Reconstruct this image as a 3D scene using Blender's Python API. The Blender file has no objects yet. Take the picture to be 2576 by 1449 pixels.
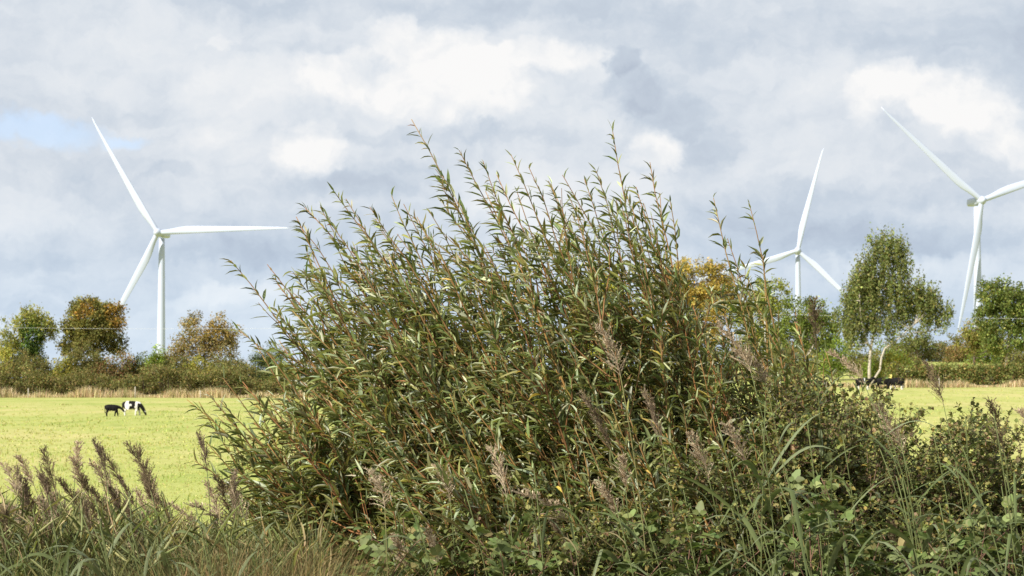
import bpy, math, random
import numpy as np
from mathutils import Vector, Matrix

rng = np.random.default_rng(11)
random.seed(11)
S = bpy.context.scene
COL = S.collection

# ------------------------------------------------------------------ camera
CAM_H = 3.2                      # the photographer stands on the roadside bank
TILT = math.radians(2.566)
cam_data = bpy.data.cameras.new("camera")
cam = bpy.data.objects.new("camera", cam_data)
COL.objects.link(cam)
cam.location = (0, 0, CAM_H)
cam.rotation_euler = (math.radians(90) + TILT, 0, 0)
cam_data.sensor_width = 36
cam_data.lens = 70.3
cam_data.clip_start = 0.1
cam_data.clip_end = 12000
cam_data.dof.use_dof = True
cam_data.dof.focus_distance = 12.4
cam_data.dof.aperture_fstop = 9.0
S.camera = cam

# ------------------------------------------------------------------ light
EXPO = 1.0
SUN_AZ, SUN_EL = math.radians(44), math.radians(35)      # from behind the camera, over the left shoulder
sdir = Vector((-math.sin(SUN_AZ) * math.cos(SUN_EL), -math.cos(SUN_AZ) * math.cos(SUN_EL), math.sin(SUN_EL)))
sun_data = bpy.data.lights.new("sun", 'SUN')
sun_data.energy = 3.7
sun_data.angle = math.radians(0.6)
sun_data.color = (1.0, 0.945, 0.86)
sun = bpy.data.objects.new("sun", sun_data)
COL.objects.link(sun)
sun.rotation_euler = sdir.to_track_quat('Z', 'Y').to_euler()
sun.location = (0, 0, 60)
S.view_settings.view_transform = 'Standard'
S.view_settings.look = 'None'
S.view_settings.exposure = EXPO
S.view_settings.gamma = 1.0
S.render.engine = 'CYCLES'
S.cycles.max_bounces = 6
S.cycles.diffuse_bounces = 3
S.cycles.transmission_bounces = 4
S.cycles.use_denoising = True
S.cycles.sample_clamp_indirect = 6.0

# ---- sky: broken cloud over a Nishita sky, laid out by compass direction
W = bpy.data.worlds.new("World")
S.world = W
W.use_nodes = True
nt = W.node_tree
nt.nodes.clear()
def nd(t, **kw):
    n = nt.nodes.new(t)
    for k, v in kw.items():
        setattr(n, k, v)
    return n
def lk(a, b): nt.links.new(a, b)
def math_n(op, a, b=None, c=None, clamp=False):
    n = nd('ShaderNodeMath', operation=op); n.use_clamp = clamp
    for i, x in enumerate((a, b, c)):
        if x is None: continue
        if isinstance(x, (int, float)): n.inputs[i].default_value = x
        else: lk(x, n.inputs[i])
    return n.outputs[0]
def vmath(op, a, b=None):
    n = nd('ShaderNodeVectorMath', operation=op)
    for i, x in enumerate((a, b)):
        if x is None: continue
        if isinstance(x, tuple): n.inputs[i].default_value = x
        else: lk(x, n.inputs[i])
    return n.outputs['Value'] if op in ('LENGTH',) else n.outputs[0]
def noise(vec, scale, detail=5, rough=0.55, out='Fac'):
    n = nd('ShaderNodeTexNoise'); n.inputs['Scale'].default_value = scale
    n.inputs['Detail'].default_value = detail; n.inputs['Roughness'].default_value = rough
    lk(vec, n.inputs['Vector']); return n.outputs[out]
tc = nd('ShaderNodeTexCoord')
sep = nd('ShaderNodeSeparateXYZ'); lk(tc.outputs['Generated'], sep.inputs[0])
az = math_n('ARCTAN2', sep.outputs[0], sep.outputs[1])
el = math_n('ARCSINE', sep.outputs[2])
comb = nd('ShaderNodeCombineXYZ')
lk(math_n('MULTIPLY', az, 10.0), comb.inputs[0]); lk(math_n('MULTIPLY', el, 10.0), comb.inputs[1])
P = comb.outputs[0]
w1 = vmath('MULTIPLY', vmath('SUBTRACT', noise(P, 1.6, 3, .5, 'Color'), (.5, .5, .5)), (.55, .34, 0))
w2 = vmath('MULTIPLY', vmath('SUBTRACT', noise(P, 6.0, 4, .6, 'Color'), (.5, .5, .5)), (.22, .17, 0))
w3 = vmath('MULTIPLY', vmath('SUBTRACT', noise(P, 17.0, 4, .6, 'Color'), (.5, .5, .5)), (.10, .09, 0))
PW = vmath('ADD', vmath('ADD', vmath('ADD', P, w1), w2), w3)
base = noise(vmath('MULTIPLY', PW, (0.8, 2.0, 1.0)), 1.1, 7, .52)
fine = noise(vmath('MULTIPLY', PW, (1.0, 1.9, 1.0)), 4.2, 6, .6)
acc = math_n('ADD', math_n('MULTIPLY', math_n('SUBTRACT', base, .5), 0.80), 0.585)
acc = math_n('ADD', acc, math_n('MULTIPLY', math_n('SUBTRACT', fine, .5), 0.30))
def blob(u, v, ru, rv, inner=0.3):
    cx, cy = (u - 1288) / 503.1, (950 - v) / 503.1
    d = vmath('LENGTH', vmath('MULTIPLY', vmath('SUBTRACT', PW, (cx, cy, 0)), (503.1 / ru, 503.1 / rv, 0)))
    m = nd('ShaderNodeMapRange', interpolation_type='SMOOTHSTEP')
    lk(d, m.inputs['Value'])
    m.inputs['From Min'].default_value = 1.25; m.inputs['From Max'].default_value = inner
    m.inputs['To Min'].default_value = 0; m.inputs['To Max'].default_value = 1
    return m.outputs[0]
CLOUDS = [(1130, 225, 270, 120, .22, .15), (1010, 105, 70, 50, .10, .4), (1120, 140, 110, 66, .10, .4), (1210, 210, 120, 95, .15, .3), (1060, 250, 190, 85, .10, .2), (860, 200, 130, 65, .10, .3),
          (640, 215, 330, 85, .2, .2), (540, 100, 50, 20, .14, .5), (1350, 140, 160, 42, .18, .5), (1460, 165, 60, 40, .08, .5),
          (595, 330, 65, 40, .16, .2), (785, 385, 95, 70, .24, .2), (1640, 380, 65, 52, .2, .3), (1450, 500, 260, 110, .25, .2), (1330, 590, 120, 50, .12, .2),
          (2185, 260, 70, 56, .15, .5), (2255, 230, 80, 50, .13, .5), (2330, 260, 95, 66, .15, .5), (2425, 295, 85, 64, .14, .5), (2490, 345, 75, 75, .14, .4), (2545, 390, 55, 50, .12, .4), (2380, 340, 170, 80, .12, .2), (2160, 320, 50, 40, .1, .4),
          (570, 735, 190, 30, .2, .3), (1250, 470, 160, 90, .12, .2), (2200, 690, 420, 40, .08, .2),
          (1560, 150, 56, 46, -.16, .72), (1600, 215, 92, 60, -.14, .7), (1690, 285, 110, 62, -.12, .65), (1800, 350, 100, 50, -.08, .6), (1700, 420, 200, 60, -.05, .3),
          (2240, 330, 60, 40, -.10, .3), (2280, 110, 420, 90, -.15, .2), (1950, 560, 300, 120, -.10, .2), (430, 230, 110, 80, -.10, .3),
          (2350, 620, 370, 55, -.25, .3), (2400, 520, 300, 60, -.11, .2), (450, 455, 110, 22, -.09, .3), (850, 480, 170, 45, -.15, .3), (1080, 342, 420, 26, -.10, .4),
          (200, 640, 300, 90, -.08, .2), (620, 640, 220, 45, -.13, .3), (1250, 10, 1400, 60, -.09, .2), (330, 290, 120, 30, -.07, .3)]
for (u, v, ru, rv, a, inner) in CLOUDS:
    acc = math_n('ADD', acc, math_n('MULTIPLY', blob(u, v, ru, rv, inner), a))
PUFF = [(1010, 100, 95, 70), (1120, 140, 140, 95), (1215, 210, 150, 125), (1080, 220, 200, 110), (880, 190, 150, 75), (1350, 140, 190, 55), (785, 372, 120, 86),
        (2185, 260, 90, 75), (2255, 230, 100, 65), (2330, 260, 115, 85), (2425, 295, 105, 85), (2495, 345, 95, 95), (2550, 390, 70, 60), (1640, 380, 90, 70)]
pw = vmath('ADD', vmath('ADD', P, vmath('MULTIPLY', w1, (.5, .5, 0))), vmath('MULTIPLY', w2, (.6, .6, 0)))
pf = None
for (u, v, ru, rv) in PUFF:
    d = vmath('LENGTH', vmath('MULTIPLY', vmath('SUBTRACT', pw, ((u - 1288) / 503.1, (950 - v) / 503.1, 0)), (503.1 / ru, 503.1 / rv, 0)))
    one = math_n('SUBTRACT', 1.0, d)
    pf = one if pf is None else math_n('MAXIMUM', pf, one)
pn = math_n('MULTIPLY', math_n('SUBTRACT', noise(pw, 7.0, 8, .62), .5), 1.15)
pm = nd('ShaderNodeMapRange', interpolation_type='SMOOTHSTEP'); lk(math_n('ADD', pf, pn), pm.inputs['Value'])
pm.inputs['From Min'].default_value = .02; pm.inputs['From Max'].default_value = .36
n1 = noise(pw, 4.5, 7, .56); n2 = noise(vmath('ADD', pw, (-.045, .06, 0)), 4.5, 7, .56)      # sunlit upper-left shoulders of the billows
relief = math_n('MULTIPLY', math_n('SUBTRACT', n1, n2), math_n('ADD', .24, math_n('MULTIPLY', pm.outputs[0], .42)))
acc = math_n('ADD', acc, relief)
acc = math_n('ADD', acc, math_n('MULTIPLY', pm.outputs[0], .155))
ramp = nd('ShaderNodeValToRGB')
cr = ramp.color_ramp
cr.elements[0].position = 0.12; cr.elements[0].color = (.40, .46, .57, 1)
cr.elements[1].position = 1.12 if False else 1.0; cr.elements[1].color = (.955, .95, .945, 1)
e = cr.elements.new(0.45); e.color = (.585, .655, .745, 1)
e = cr.elements.new(0.64); e.color = (.745, .79, .845, 1)
lk(acc, ramp.inputs[0])
sky = nd('ShaderNodeTexSky', sky_type='NISHITA')
sky.sun_disc = False
sky.sun_elevation = SUN_EL
sky.sun_rotation = math.radians(224)
SKY_STR = 0.08
lowm = nd('ShaderNodeMapRange', interpolation_type='SMOOTHSTEP'); lk(el, lowm.inputs['Value'])
lowm.inputs['From Min'].default_value = 0.11; lowm.inputs['From Max'].default_value = 0.0
lowc = nd('ShaderNodeMix', data_type='RGBA'); lk(lowm.outputs[0], lowc.inputs['Factor'])
lowc.inputs['A'].default_value = (1, 1, 1, 1); lowc.inputs['B'].default_value = (.90, .985, 1.06, 1)
gain = vmath('MULTIPLY', vmath('MULTIPLY', ramp.outputs['Color'], lowc.outputs['Result']), (1 / SKY_STR / 2 ** EXPO,) * 3)
gap = math_n('MAXIMUM', blob(90, 340, 210, 42, .3), blob(320, 362, 75, 26, .3))
mixs = nd('ShaderNodeMix', data_type='RGBA')
lk(math_n('MULTIPLY', gap, .62), mixs.inputs['Factor']); lk(gain, mixs.inputs['A'])
skyb = vmath('ADD', vmath('MULTIPLY', sky.outputs[0], (.55, .55, .6)), (2.1, 2.6, 3.5))
lk(skyb, mixs.inputs['B'])
bg = nd('ShaderNodeBackground'); bg.inputs['Strength'].default_value = SKY_STR
lk(mixs.outputs['Result'], bg.inputs['Color'])
out = nd('ShaderNodeOutputWorld'); lk(bg.outputs[0], out.inputs[0])

# ------------------------------------------------------------------ helpers
FPX = 5031.0                      # focal length in the pixels of a 2576 px wide print
ct, st = math.cos(TILT), math.sin(TILT)
def at(u, v, Y):
    """The point at distance Y ahead of the camera seen at (u, v) of a 2576 x 1449 print."""
    a, b = (u - 1288) / FPX, (724.5 - v) / FPX
    dy, dz = ct - b * st, st + b * ct
    k = Y / dy
    return np.array((a * k, Y, CAM_H + dz * k))
def ppm(Y): return FPX / Y         # print pixels per metre

def sm(a, b, x):
    t = np.clip((np.asarray(x, float) - a) / (b - a), 0, 1)
    return t * t * (3 - 2 * t)
def gz(x, y):
    x = np.asarray(x, float); y = np.asarray(y, float)
    z = 1.0 * (1 - sm(15, 22, y))
    z = z + 2.0 * sm(5, 40, x) * sm(80, 250, y)
    z = z + 4.5 * sm(262, 400, y) * sm(20, 60, x)
    z = z + 0.12 * np.sin(x * .13 + 1) * np.sin(y * .07) * sm(30, 60, y)
    return z

def tag(o, label=None, cat=None, group=None, kind=None):
    if label: o['label'] = label
    if cat: o['category'] = cat
    if group: o['group'] = group
    if kind: o['kind'] = kind
    return o
def empty(name, loc, label, cat, group=None):
    o = bpy.data.objects.new(name, None)
    COL.objects.link(o); o.location = loc; o.empty_display_size = .3
    return tag(o, label, cat, group)

class MB:
    """Collects verts / faces / colours as arrays and links them as one mesh object."""
    def __init__(s): s.v, s.l, s.t, s.c, s.n = [], [], [], [], 0
    def raw(s, V, loops, totals, col):
        V = np.asarray(V, float).reshape(-1, 3)
        col = np.asarray(col, float)
        if col.ndim == 1: col = np.repeat(col[None], len(V), 0)
        s.v.append(V); s.l.append(np.asarray(loops, np.int64) + s.n); s.t.append(np.asarray(totals, np.int64)); s.c.append(col)
        s.n += len(V)
    def inst(s, tpl, M, T, col):
        tv, tf = tpl
        K, n = len(T), len(tv)
        if K == 0: return
        V = np.einsum('kij,nj->kni', M, tv) + T[:, None]
        l0 = np.concatenate([np.array(f) for f in tf]); t0 = np.array([len(f) for f in tf])
        L = (l0[None] + (np.arange(K) * n)[:, None]).ravel()
        col = np.asarray(col, float)
        if col.ndim == 1: col = np.repeat(col[None], K, 0)
        s.raw(V.reshape(-1, 3), L, np.tile(t0, K), np.repeat(col, n, 0))
    def tube(s, pts, rad, k, col, cap=True):
        pts = np.asarray(pts, float); n = len(pts)
        rad = np.broadcast_to(np.asarray(rad, float), (n,))
        d = np.gradient(pts, axis=0); d /= np.linalg.norm(d, axis=1)[:, None] + 1e-9
        ref = np.array((0, 0, 1.)) if abs(d[0, 2]) < .9 else np.array((1., 0, 0))
        a = np.cross(d, ref); a /= np.linalg.norm(a, axis=1)[:, None] + 1e-9
        b = np.cross(d, a)
        th = np.arange(k) * 2 * math.pi / k
        V = pts[:, None] + rad[:, None, None] * (a[:, None] * np.cos(th)[None, :, None] + b[:, None] * np.sin(th)[None, :, None])
        L, Tt = [], []
        for i in range(n - 1):
            for j in range(k):
                q = (i * k + j, i * k + (j + 1) % k, (i + 1) * k + (j + 1) % k, (i + 1) * k + j)
                L += q; Tt.append(4)
        if cap:
            L += list(range(k))[::-1]; Tt.append(k)
            L += [(n - 1) * k + j for j in range(k)]; Tt.append(k)
        s.raw(V.reshape(-1, 3), L, Tt, col)
    def strip(s, pts, side, wid, col):
        """A strap leaf: centre line pts, half-width vectors side*wid, folded a little along the midrib."""
        pts = np.asarray(pts, float); n = len(pts)
        side = np.broadcast_to(np.asarray(side, float), (n, 3)); wid = np.asarray(wid, float)[:, None]
        d = np.gradient(pts, axis=0)
        nn = np.cross(d, side); nn /= np.linalg.norm(nn, axis=1)[:, None] + 1e-9
        V = np.concatenate([pts - side * wid + nn * wid * .35, pts, pts + side * wid + nn * wid * .35], 0)
        L, Tt = [], []
        for i in range(n - 1):
            L += (i, i + 1, n + i + 1, n + i); Tt.append(4)
            L += (n + i, n + i + 1, 2 * n + i + 1, 2 * n + i); Tt.append(4)
        s.raw(V, L, Tt, col)
    def build(s, name, mat, parent=None, org=(0, 0, 0), smooth=False):
        me = bpy.data.meshes.new(name)
        V = np.concatenate(s.v) - np.asarray(org, float)
        L = np.concatenate(s.l); T = np.concatenate(s.t); c = np.concatenate(s.c)
        me.vertices.add(len(V)); me.vertices.foreach_set('co', V.astype(np.float32).ravel())
        me.loops.add(len(L)); me.loops.foreach_set('vertex_index', L.astype(np.int32))
        me.polygons.add(len(T))
        st_ = np.concatenate([[0], np.cumsum(T)[:-1]]).astype(np.int32)
        me.polygons.foreach_set('loop_start', st_)
        if smooth: me.polygons.foreach_set('use_smooth', np.ones(len(T), bool))
        me.update(calc_edges=True)
        A = me.attributes.new('tint', 'FLOAT_COLOR', 'POINT')
        A.data.foreach_set('color', np.concatenate([np.clip(c, 0, 1), np.ones((len(c), 1))], 1).astype(np.float32).ravel())
        me.materials.append(mat)
        o = bpy.data.objects.new(name, me); COL.objects.link(o)
        if parent is not None: o.parent = parent
        return o

def unit(a): return a / (np.linalg.norm(a, axis=-1, keepdims=True) + 1e-9)
def frames(d, hint, L, Wd, H=None):
    d = unit(d); s_ = unit(np.cross(hint, d)); n = np.cross(d, s_)
    L = np.asarray(L)[:, None]; Wd = np.asarray(Wd)[:, None]
    H = L if H is None else np.asarray(H)[:, None]
    return np.stack([d * L, s_ * Wd, n * H], axis=2)
def rand_dirs(n, zmin=-1):
    z = rng.uniform(zmin, 1, n); a = rng.uniform(0, 2 * math.pi, n); r = np.sqrt(1 - z * z)
    return np.stack([r * np.cos(a), r * np.sin(a), z], 1)
def jitter(base, n, v=.2, h=.06):
    base = np.asarray(base, float)
    base = np.repeat(base[None], n, 0) if base.ndim == 1 else base
    f = np.exp(rng.normal(0, v, (n, 1)))
    return base * f * np.exp(rng.normal(0, h, (n, 3)))
def pick(cols, probs, n, v=.2, h=.06):
    cols = np.array(cols); i = rng.choice(len(cols), n, p=np.array(probs) / sum(probs))
    return jitter(cols[i], n, v, h)

# leaf templates, along +x, unit length, unit width
LANCE = (np.array([(0, 0, 0), (.3, -.5, .03), (.3, 0, -.015), (.3, .5, .03), (.65, -.38, -.02), (.65, 0, -.06), (.65, .38, -.02), (1, 0, -.16)]),
         [(0, 1, 2), (0, 2, 3), (1, 4, 5, 2), (2, 5, 6, 3), (4, 7, 5), (5, 7, 6)])
OVATE = (np.array([(0, 0, 0), (.35, -.5, .06), (.4, 0, 0), (.35, .5, .06), (.8, -.28, 0), (.8, .28, 0), (1, 0, -.1)]),
         [(0, 1, 2), (0, 2, 3), (1, 4, 2), (2, 5, 3), (2, 4, 6), (2, 6, 5)])
CARD = (np.array([(0, 0, 0), (.5, -.5, .08), (1, 0, 0), (.5, .5, .08)]), [(0, 1, 2), (0, 2, 3)])
BLADE = (np.array([(0, -.5, 0), (0, .5, 0), (.05, -.42, .4), (.05, .42, .4), (.19, -.25, .78), (.19, .25, .78), (.38, 0, 1)]),
         [(0, 1, 3, 2), (2, 3, 5, 4), (4, 5, 6)])

# ------------------------------------------------------------------ materials
def new_mat(name):
    m = bpy.data.materials.new(name); m.use_nodes = True; m.node_tree.nodes.clear()
    return m, m.node_tree
def leaf_mat(name, transl=.3, rough=.5, spec=.3, tr_tint=(1.25, 1.2, .7)):
    m, t = new_mat(name)
    N = t.nodes.new; Lk = t.links.new
    a = N('ShaderNodeAttribute'); a.attribute_name = 'tint'
    nz = N('ShaderNodeTexNoise'); nz.inputs['Scale'].default_value = 9; nz.inputs['Detail'].default_value = 3
    g = N('ShaderNodeTexCoord'); Lk(g.outputs['Object'], nz.inputs['Vector'])
    mr = N('ShaderNodeMapRange'); mr.inputs['To Min'].default_value = .8; mr.inputs['To Max'].default_value = 1.2
    Lk(nz.outputs[0], mr.inputs['Value'])
    mul = N('ShaderNodeVectorMath'); mul.operation = 'SCALE'; Lk(a.outputs['Color'], mul.inputs[0]); Lk(mr.outputs[0], mul.inputs['Scale'])
    p = N('ShaderNodeBsdfPrincipled'); Lk(mul.outputs[0], p.inputs['Base Color'])
    p.inputs['Roughness'].default_value = rough; p.inputs['Specular IOR Level'].default_value = spec
    tr = N('ShaderNodeBsdfTranslucent'); tm = N('ShaderNodeVectorMath'); tm.operation = 'MULTIPLY'
    Lk(mul.outputs[0], tm.inputs[0]); tm.inputs[1].default_value = tr_tint; Lk(tm.outputs[0], tr.inputs['Color'])
    mx = N('ShaderNodeMixShader'); mx.inputs[0].default_value = transl
    Lk(p.outputs[0], mx.inputs[1]); Lk(tr.outputs[0], mx.inputs[2])
    o = N('ShaderNodeOutputMaterial'); Lk(mx.outputs[0], o.inputs[0])
    return m
def solid_mat(name, col, rough=.5, spec=.4, nscale=3, namt=.12, attr=False, bump=0):
    m, t = new_mat(name)
    N = t.nodes.new; Lk = t.links.new
    g = N('ShaderNodeTexCoord')
    nz = N('ShaderNodeTexNoise'); nz.inputs['Scale'].default_value = nscale; nz.inputs['Detail'].default_value = 5
    Lk(g.outputs['Object'], nz.inputs['Vector'])
    mr = N('ShaderNodeMapRange'); mr.inputs['To Min'].default_value = 1 - namt; mr.inputs['To Max'].default_value = 1 + namt
    Lk(nz.outputs[0], mr.inputs['Value'])
    mul = N('ShaderNodeVectorMath'); mul.operation = 'SCALE'; Lk(mr.outputs[0], mul.inputs['Scale'])
    if attr:
        a = N('ShaderNodeAttribute'); a.attribute_name = 'tint'; Lk(a.outputs['Color'], mul.inputs[0])
    else: mul.inputs[0].default_value = col
    p = N('ShaderNodeBsdfPrincipled'); Lk(mul.outputs[0], p.inputs['Base Color'])
    p.inputs['Roughness'].default_value = rough; p.inputs['Specular IOR Level'].default_value = spec
    if bump:
        b = N('ShaderNodeBump'); b.inputs['Strength'].default_value = bump; Lk(nz.outputs[0], b.inputs['Height']); Lk(b.outputs[0], p.inputs['Normal'])
    o = N('ShaderNodeOutputMaterial'); Lk(p.outputs[0], o.inputs[0])
    return m
M_WILLOW = leaf_mat('willow_leaf', .34, .4, .5)
M_LEAF = leaf_mat('leaf', .3, .55, .25)
M_FAR = leaf_mat('tree_leaf', .35, .7, .15)
M_STRAP = leaf_mat('reed_leaf', .3, .5, .3, (1.2, 1.2, .8))
M_PLUME = leaf_mat('reed_plume', .35, .8, .1, (1.1, 1, 1))
M_STRAW = leaf_mat('dry_grass', .35, .7, .2, (1.1, 1, .9))
M_BARK = solid_mat('bark', (1, 1, 1), .75, .2, 25, .25, attr=True)
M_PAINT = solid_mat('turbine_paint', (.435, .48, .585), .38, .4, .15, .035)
M_HIDE = solid_mat('cow_hide', (1, 1, 1), .7, .1, 8, .15, attr=True)
M_WOOD = solid_mat('weathered_wood', (.42, .37, .31), .85, .1, 6, .25)
M_CABLE = solid_mat('cable', (.62, .62, .6), .5, .4, 1, .05)
M_POLE = solid_mat('pale_pole', (.48, .45, .39), .75, .2, 3, .15)

# ground material: grazed pasture, with rough dark soil and litter on the near bank
def ground_mat():
    m, t = new_mat('pasture')
    N = t.nodes.new; Lk = t.links.new
    g = N('ShaderNodeNewGeometry')
    def nz(sc, det, vs=(1, 1, 1), ro=.55):
        mp = N('ShaderNodeVectorMath'); mp.operation = 'MULTIPLY'; mp.inputs[1].default_value = vs; Lk(g.outputs['Position'], mp.inputs[0])
        n = N('ShaderNodeTexNoise'); n.inputs['Scale'].default_value = sc; n.inputs['Detail'].default_value = det; n.inputs['Roughness'].default_value = ro
        Lk(mp.outputs[0], n.inputs['Vector']); return n.outputs[0]
    def ramp(f, stops):
        r = N('ShaderNodeValToRGB'); c = r.color_ramp
        c.elements[0].position, c.elements[0].color = stops[0][0], stops[0][1] + (1,)
        c.elements[1].position, c.elements[1].color = stops[-1][0], stops[-1][1] + (1,)
        for p_, k in stops[1:-1]:
            e_ = c.elements.new(p_); e_.color = k + (1,)
        Lk(f, r.inputs[0]); return r.outputs[0]
    big = ramp(nz(.055, 6, (1, .6, 1), .62), [(.38, (.24, .31, .06)), (.49, (.355, .375, .105)), (.61, (.49, .42, .18))])
    small = ramp(nz(.55, 6, (1, .22, 1), .7), [(.28, (.13, .17, .035)), (.46, (.355, .375, .105)), (.7, (.48, .44, .18))])
    mx = N('ShaderNodeMix'); mx.data_type = 'RGBA'; mx.inputs['Factor'].default_value = .5; Lk(big, mx.inputs['A']); Lk(small, mx.inputs['B'])
    soil = ramp(nz(3, 6), [(.35, (.035, .03, .015)), (.65, (.09, .075, .035))])
    sp = N('ShaderNodeSeparateXYZ'); Lk(g.outputs['Position'], sp.inputs[0])
    mr = N('ShaderNodeMapRange'); mr.inputs['From Min'].default_value = 17; mr.inputs['From Max'].default_value = 24; Lk(sp.outputs[1], mr.inputs['Value'])
    m2 = N('ShaderNodeMix'); m2.data_type = 'RGBA'; Lk(mr.outputs[0], m2.inputs['Factor']); Lk(soil, m2.inputs['A']); Lk(mx.outputs['Result'], m2.inputs['B'])
    p = N('ShaderNodeBsdfPrincipled'); Lk(m2.outputs['Result'], p.inputs['Base Color'])
    p.inputs['Roughness'].default_value = .9; p.inputs['Specular IOR Level'].default_value = .1
    b = N('ShaderNodeBump'); b.inputs['Strength'].default_value = .5; b.inputs['Distance'].default_value = .08
    Lk(nz(4, 4), b.inputs['Height']); Lk(b.outputs[0], p.inputs['Normal'])
    o = N('ShaderNodeOutputMaterial'); Lk(p.outputs[0], o.inputs[0])
    return m
M_GROUND = ground_mat()

# ------------------------------------------------------------------ ground
def grid(xs, ys):
    X, Y = np.meshgrid(xs, ys); V = np.stack([X, Y, gz(X, Y)], 2).reshape(-1, 3)
    n, m_ = len(xs), len(ys)
    i, j = np.meshgrid(np.arange(n - 1), np.arange(m_ - 1))
    a = (j * n + i).ravel()
    return V, np.stack([a, a + 1, a + n + 1, a + n], 1).ravel(), np.full(len(a), 4)
xs = np.unique(np.concatenate([np.linspace(-60, 70, 66), np.linspace(-400, 400, 41), np.linspace(-6000, 6000, 25)]))
ys = np.unique(np.concatenate([np.linspace(-40, 40, 60), np.linspace(40, 430, 79), np.linspace(430, 1200, 24), np.linspace(1200, 9000, 14)]))
g = MB(); g.raw(*grid(xs, ys), (0.3, .3, .1))
ground = g.build('pasture_ground', M_GROUND, smooth=True)
tag(ground, 'sunlit grazed pasture rising gently to the right', 'field', kind='structure')

# short tufts of the grazed sward, thickest near the camera
K = 52000
yy = 1 / (1 / 318 + rng.random(K) * (1 / 28 - 1 / 318))
xx = rng.uniform(-.31, .31, K) * yy
tm = MB()
for q in range(3):
    hh = rng.uniform(.018, .055, K) * (1 + (rng.random(K) < .03) * 1.2) * np.clip(yy / 60, .8, 2.2) * (1 - .5 * sm(150, 318, yy))
    a = rng.uniform(0, 2 * math.pi, K)
    wd = rng.uniform(.02, .05, K) * np.clip(yy / 60, .7, 2)
    M_ = np.zeros((K, 3, 3))
    M_[:, 0, 0] = np.cos(a) * hh; M_[:, 1, 0] = np.sin(a) * hh; M_[:, 0, 1] = -np.sin(a) * wd; M_[:, 1, 1] = np.cos(a) * wd; M_[:, 2, 2] = hh
    px, py = xx + rng.normal(0, .06, K), yy + rng.normal(0, .06, K)
    tm.inst(BLADE, M_, np.stack([px, py, gz(px, py) - .01], 1), pick([(.41, .445, .125), (.47, .475, .155), (.33, .40, .09), (.55, .50, .22)], [4, 4, 1.2, 1.6], K, .12))
for _ in range(260):                                   # ranker clumps and dung-patch growth
    cy = 1 / (1 / 315 + rng.random() * (1 / 34 - 1 / 315)); cx = rng.uniform(-.31, .31) * cy; m = int(rng.integers(14, 34)); rr = rng.uniform(.2, .8)
    hh = rng.uniform(.06, .2, m); a = rng.uniform(0, 6.28, m); wd = rng.uniform(.02, .05, m) * max(1, cy / 80)
    M_ = np.zeros((m, 3, 3)); M_[:, 0, 0] = np.cos(a) * hh; M_[:, 1, 0] = np.sin(a) * hh; M_[:, 0, 1] = -np.sin(a) * wd; M_[:, 1, 1] = np.cos(a) * wd; M_[:, 2, 2] = hh
    px, py = cx + rng.normal(0, rr, m) * 1.6, cy + rng.normal(0, rr, m)
    tm.inst(BLADE, M_, np.stack([px, py, gz(px, py) - .01], 1), pick([(.22, .29, .055), (.30, .36, .08), (.50, .43, .20)], [3, 3, 1.3], m, .14))
o = tm.build('field_grass', M_STRAW); tag(o, 'short tufted grass over the grazed pasture', 'grass', kind='stuff')

# ------------------------------------------------------------------ wind turbines
def blade_mb(R, ang, rotor_c, ux, uz, ny, pitch=6):
    """One tapered, twisted blade from the hub out; ang counter-clockwise from the rotor's right."""
    d = ux * math.cos(ang) + uz * math.sin(ang)
    c = ux * -math.sin(ang) + uz * math.cos(ang)          # trailing edge side
    st_ = [0, .03, .07, .12, .17, .22, .3, .4, .5, .6, .7, .8, .9, .96, 1.0]
    ch = [1.9, 1.9, 2.0, 2.35, 2.75, 2.9, 2.75, 2.45, 2.15, 1.85, 1.55, 1.2, .88, .55, .12]
    th = [1.8, 1.8, 1.7, 1.45, 1.15, .95, .75, .6, .5, .42, .34, .27, .2, .13, .05]
    k = 14; V = []
    for s_, cc, tt in zip(st_, ch, th):
        tw = math.radians(pitch * (1 - s_) + 2)
        cd = c * math.cos(tw) - ny * math.sin(tw); nd_ = np.cross(d, cd)
        circ = max(0, 1 - s_ / .16)
        cen = rotor_c + d * (R * s_ + 0.0) + ny * (-.7 * s_ * s_)
        for j in range(k):
            a = 2 * math.pi * j / k
            x = math.cos(a); y = math.sin(a)
            sharp = (1 - circ) * .55
            yy_ = y * (1 - sharp * max(0, x))
            off = cc * .5 - (.95 - .55 * s_)             # straight leading edge, the chord grows behind it
            V.append(cen + cd * (x * cc / 2 + off) + nd_ * (yy_ * tt / 2))
    V = np.array(V); n = len(st_); L, T = [], []
    for i in range(n - 1):
        for j in range(k):
            L += (i * k + j, i * k + (j + 1) % k, (i + 1) * k + (j + 1) % k, (i + 1) * k + j); T.append(4)
    L += [(n - 1) * k + j for j in range(k)]; T.append(k)
    mb = MB(); mb.raw(V, L, T, (1, 1, 1)); return mb
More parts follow.
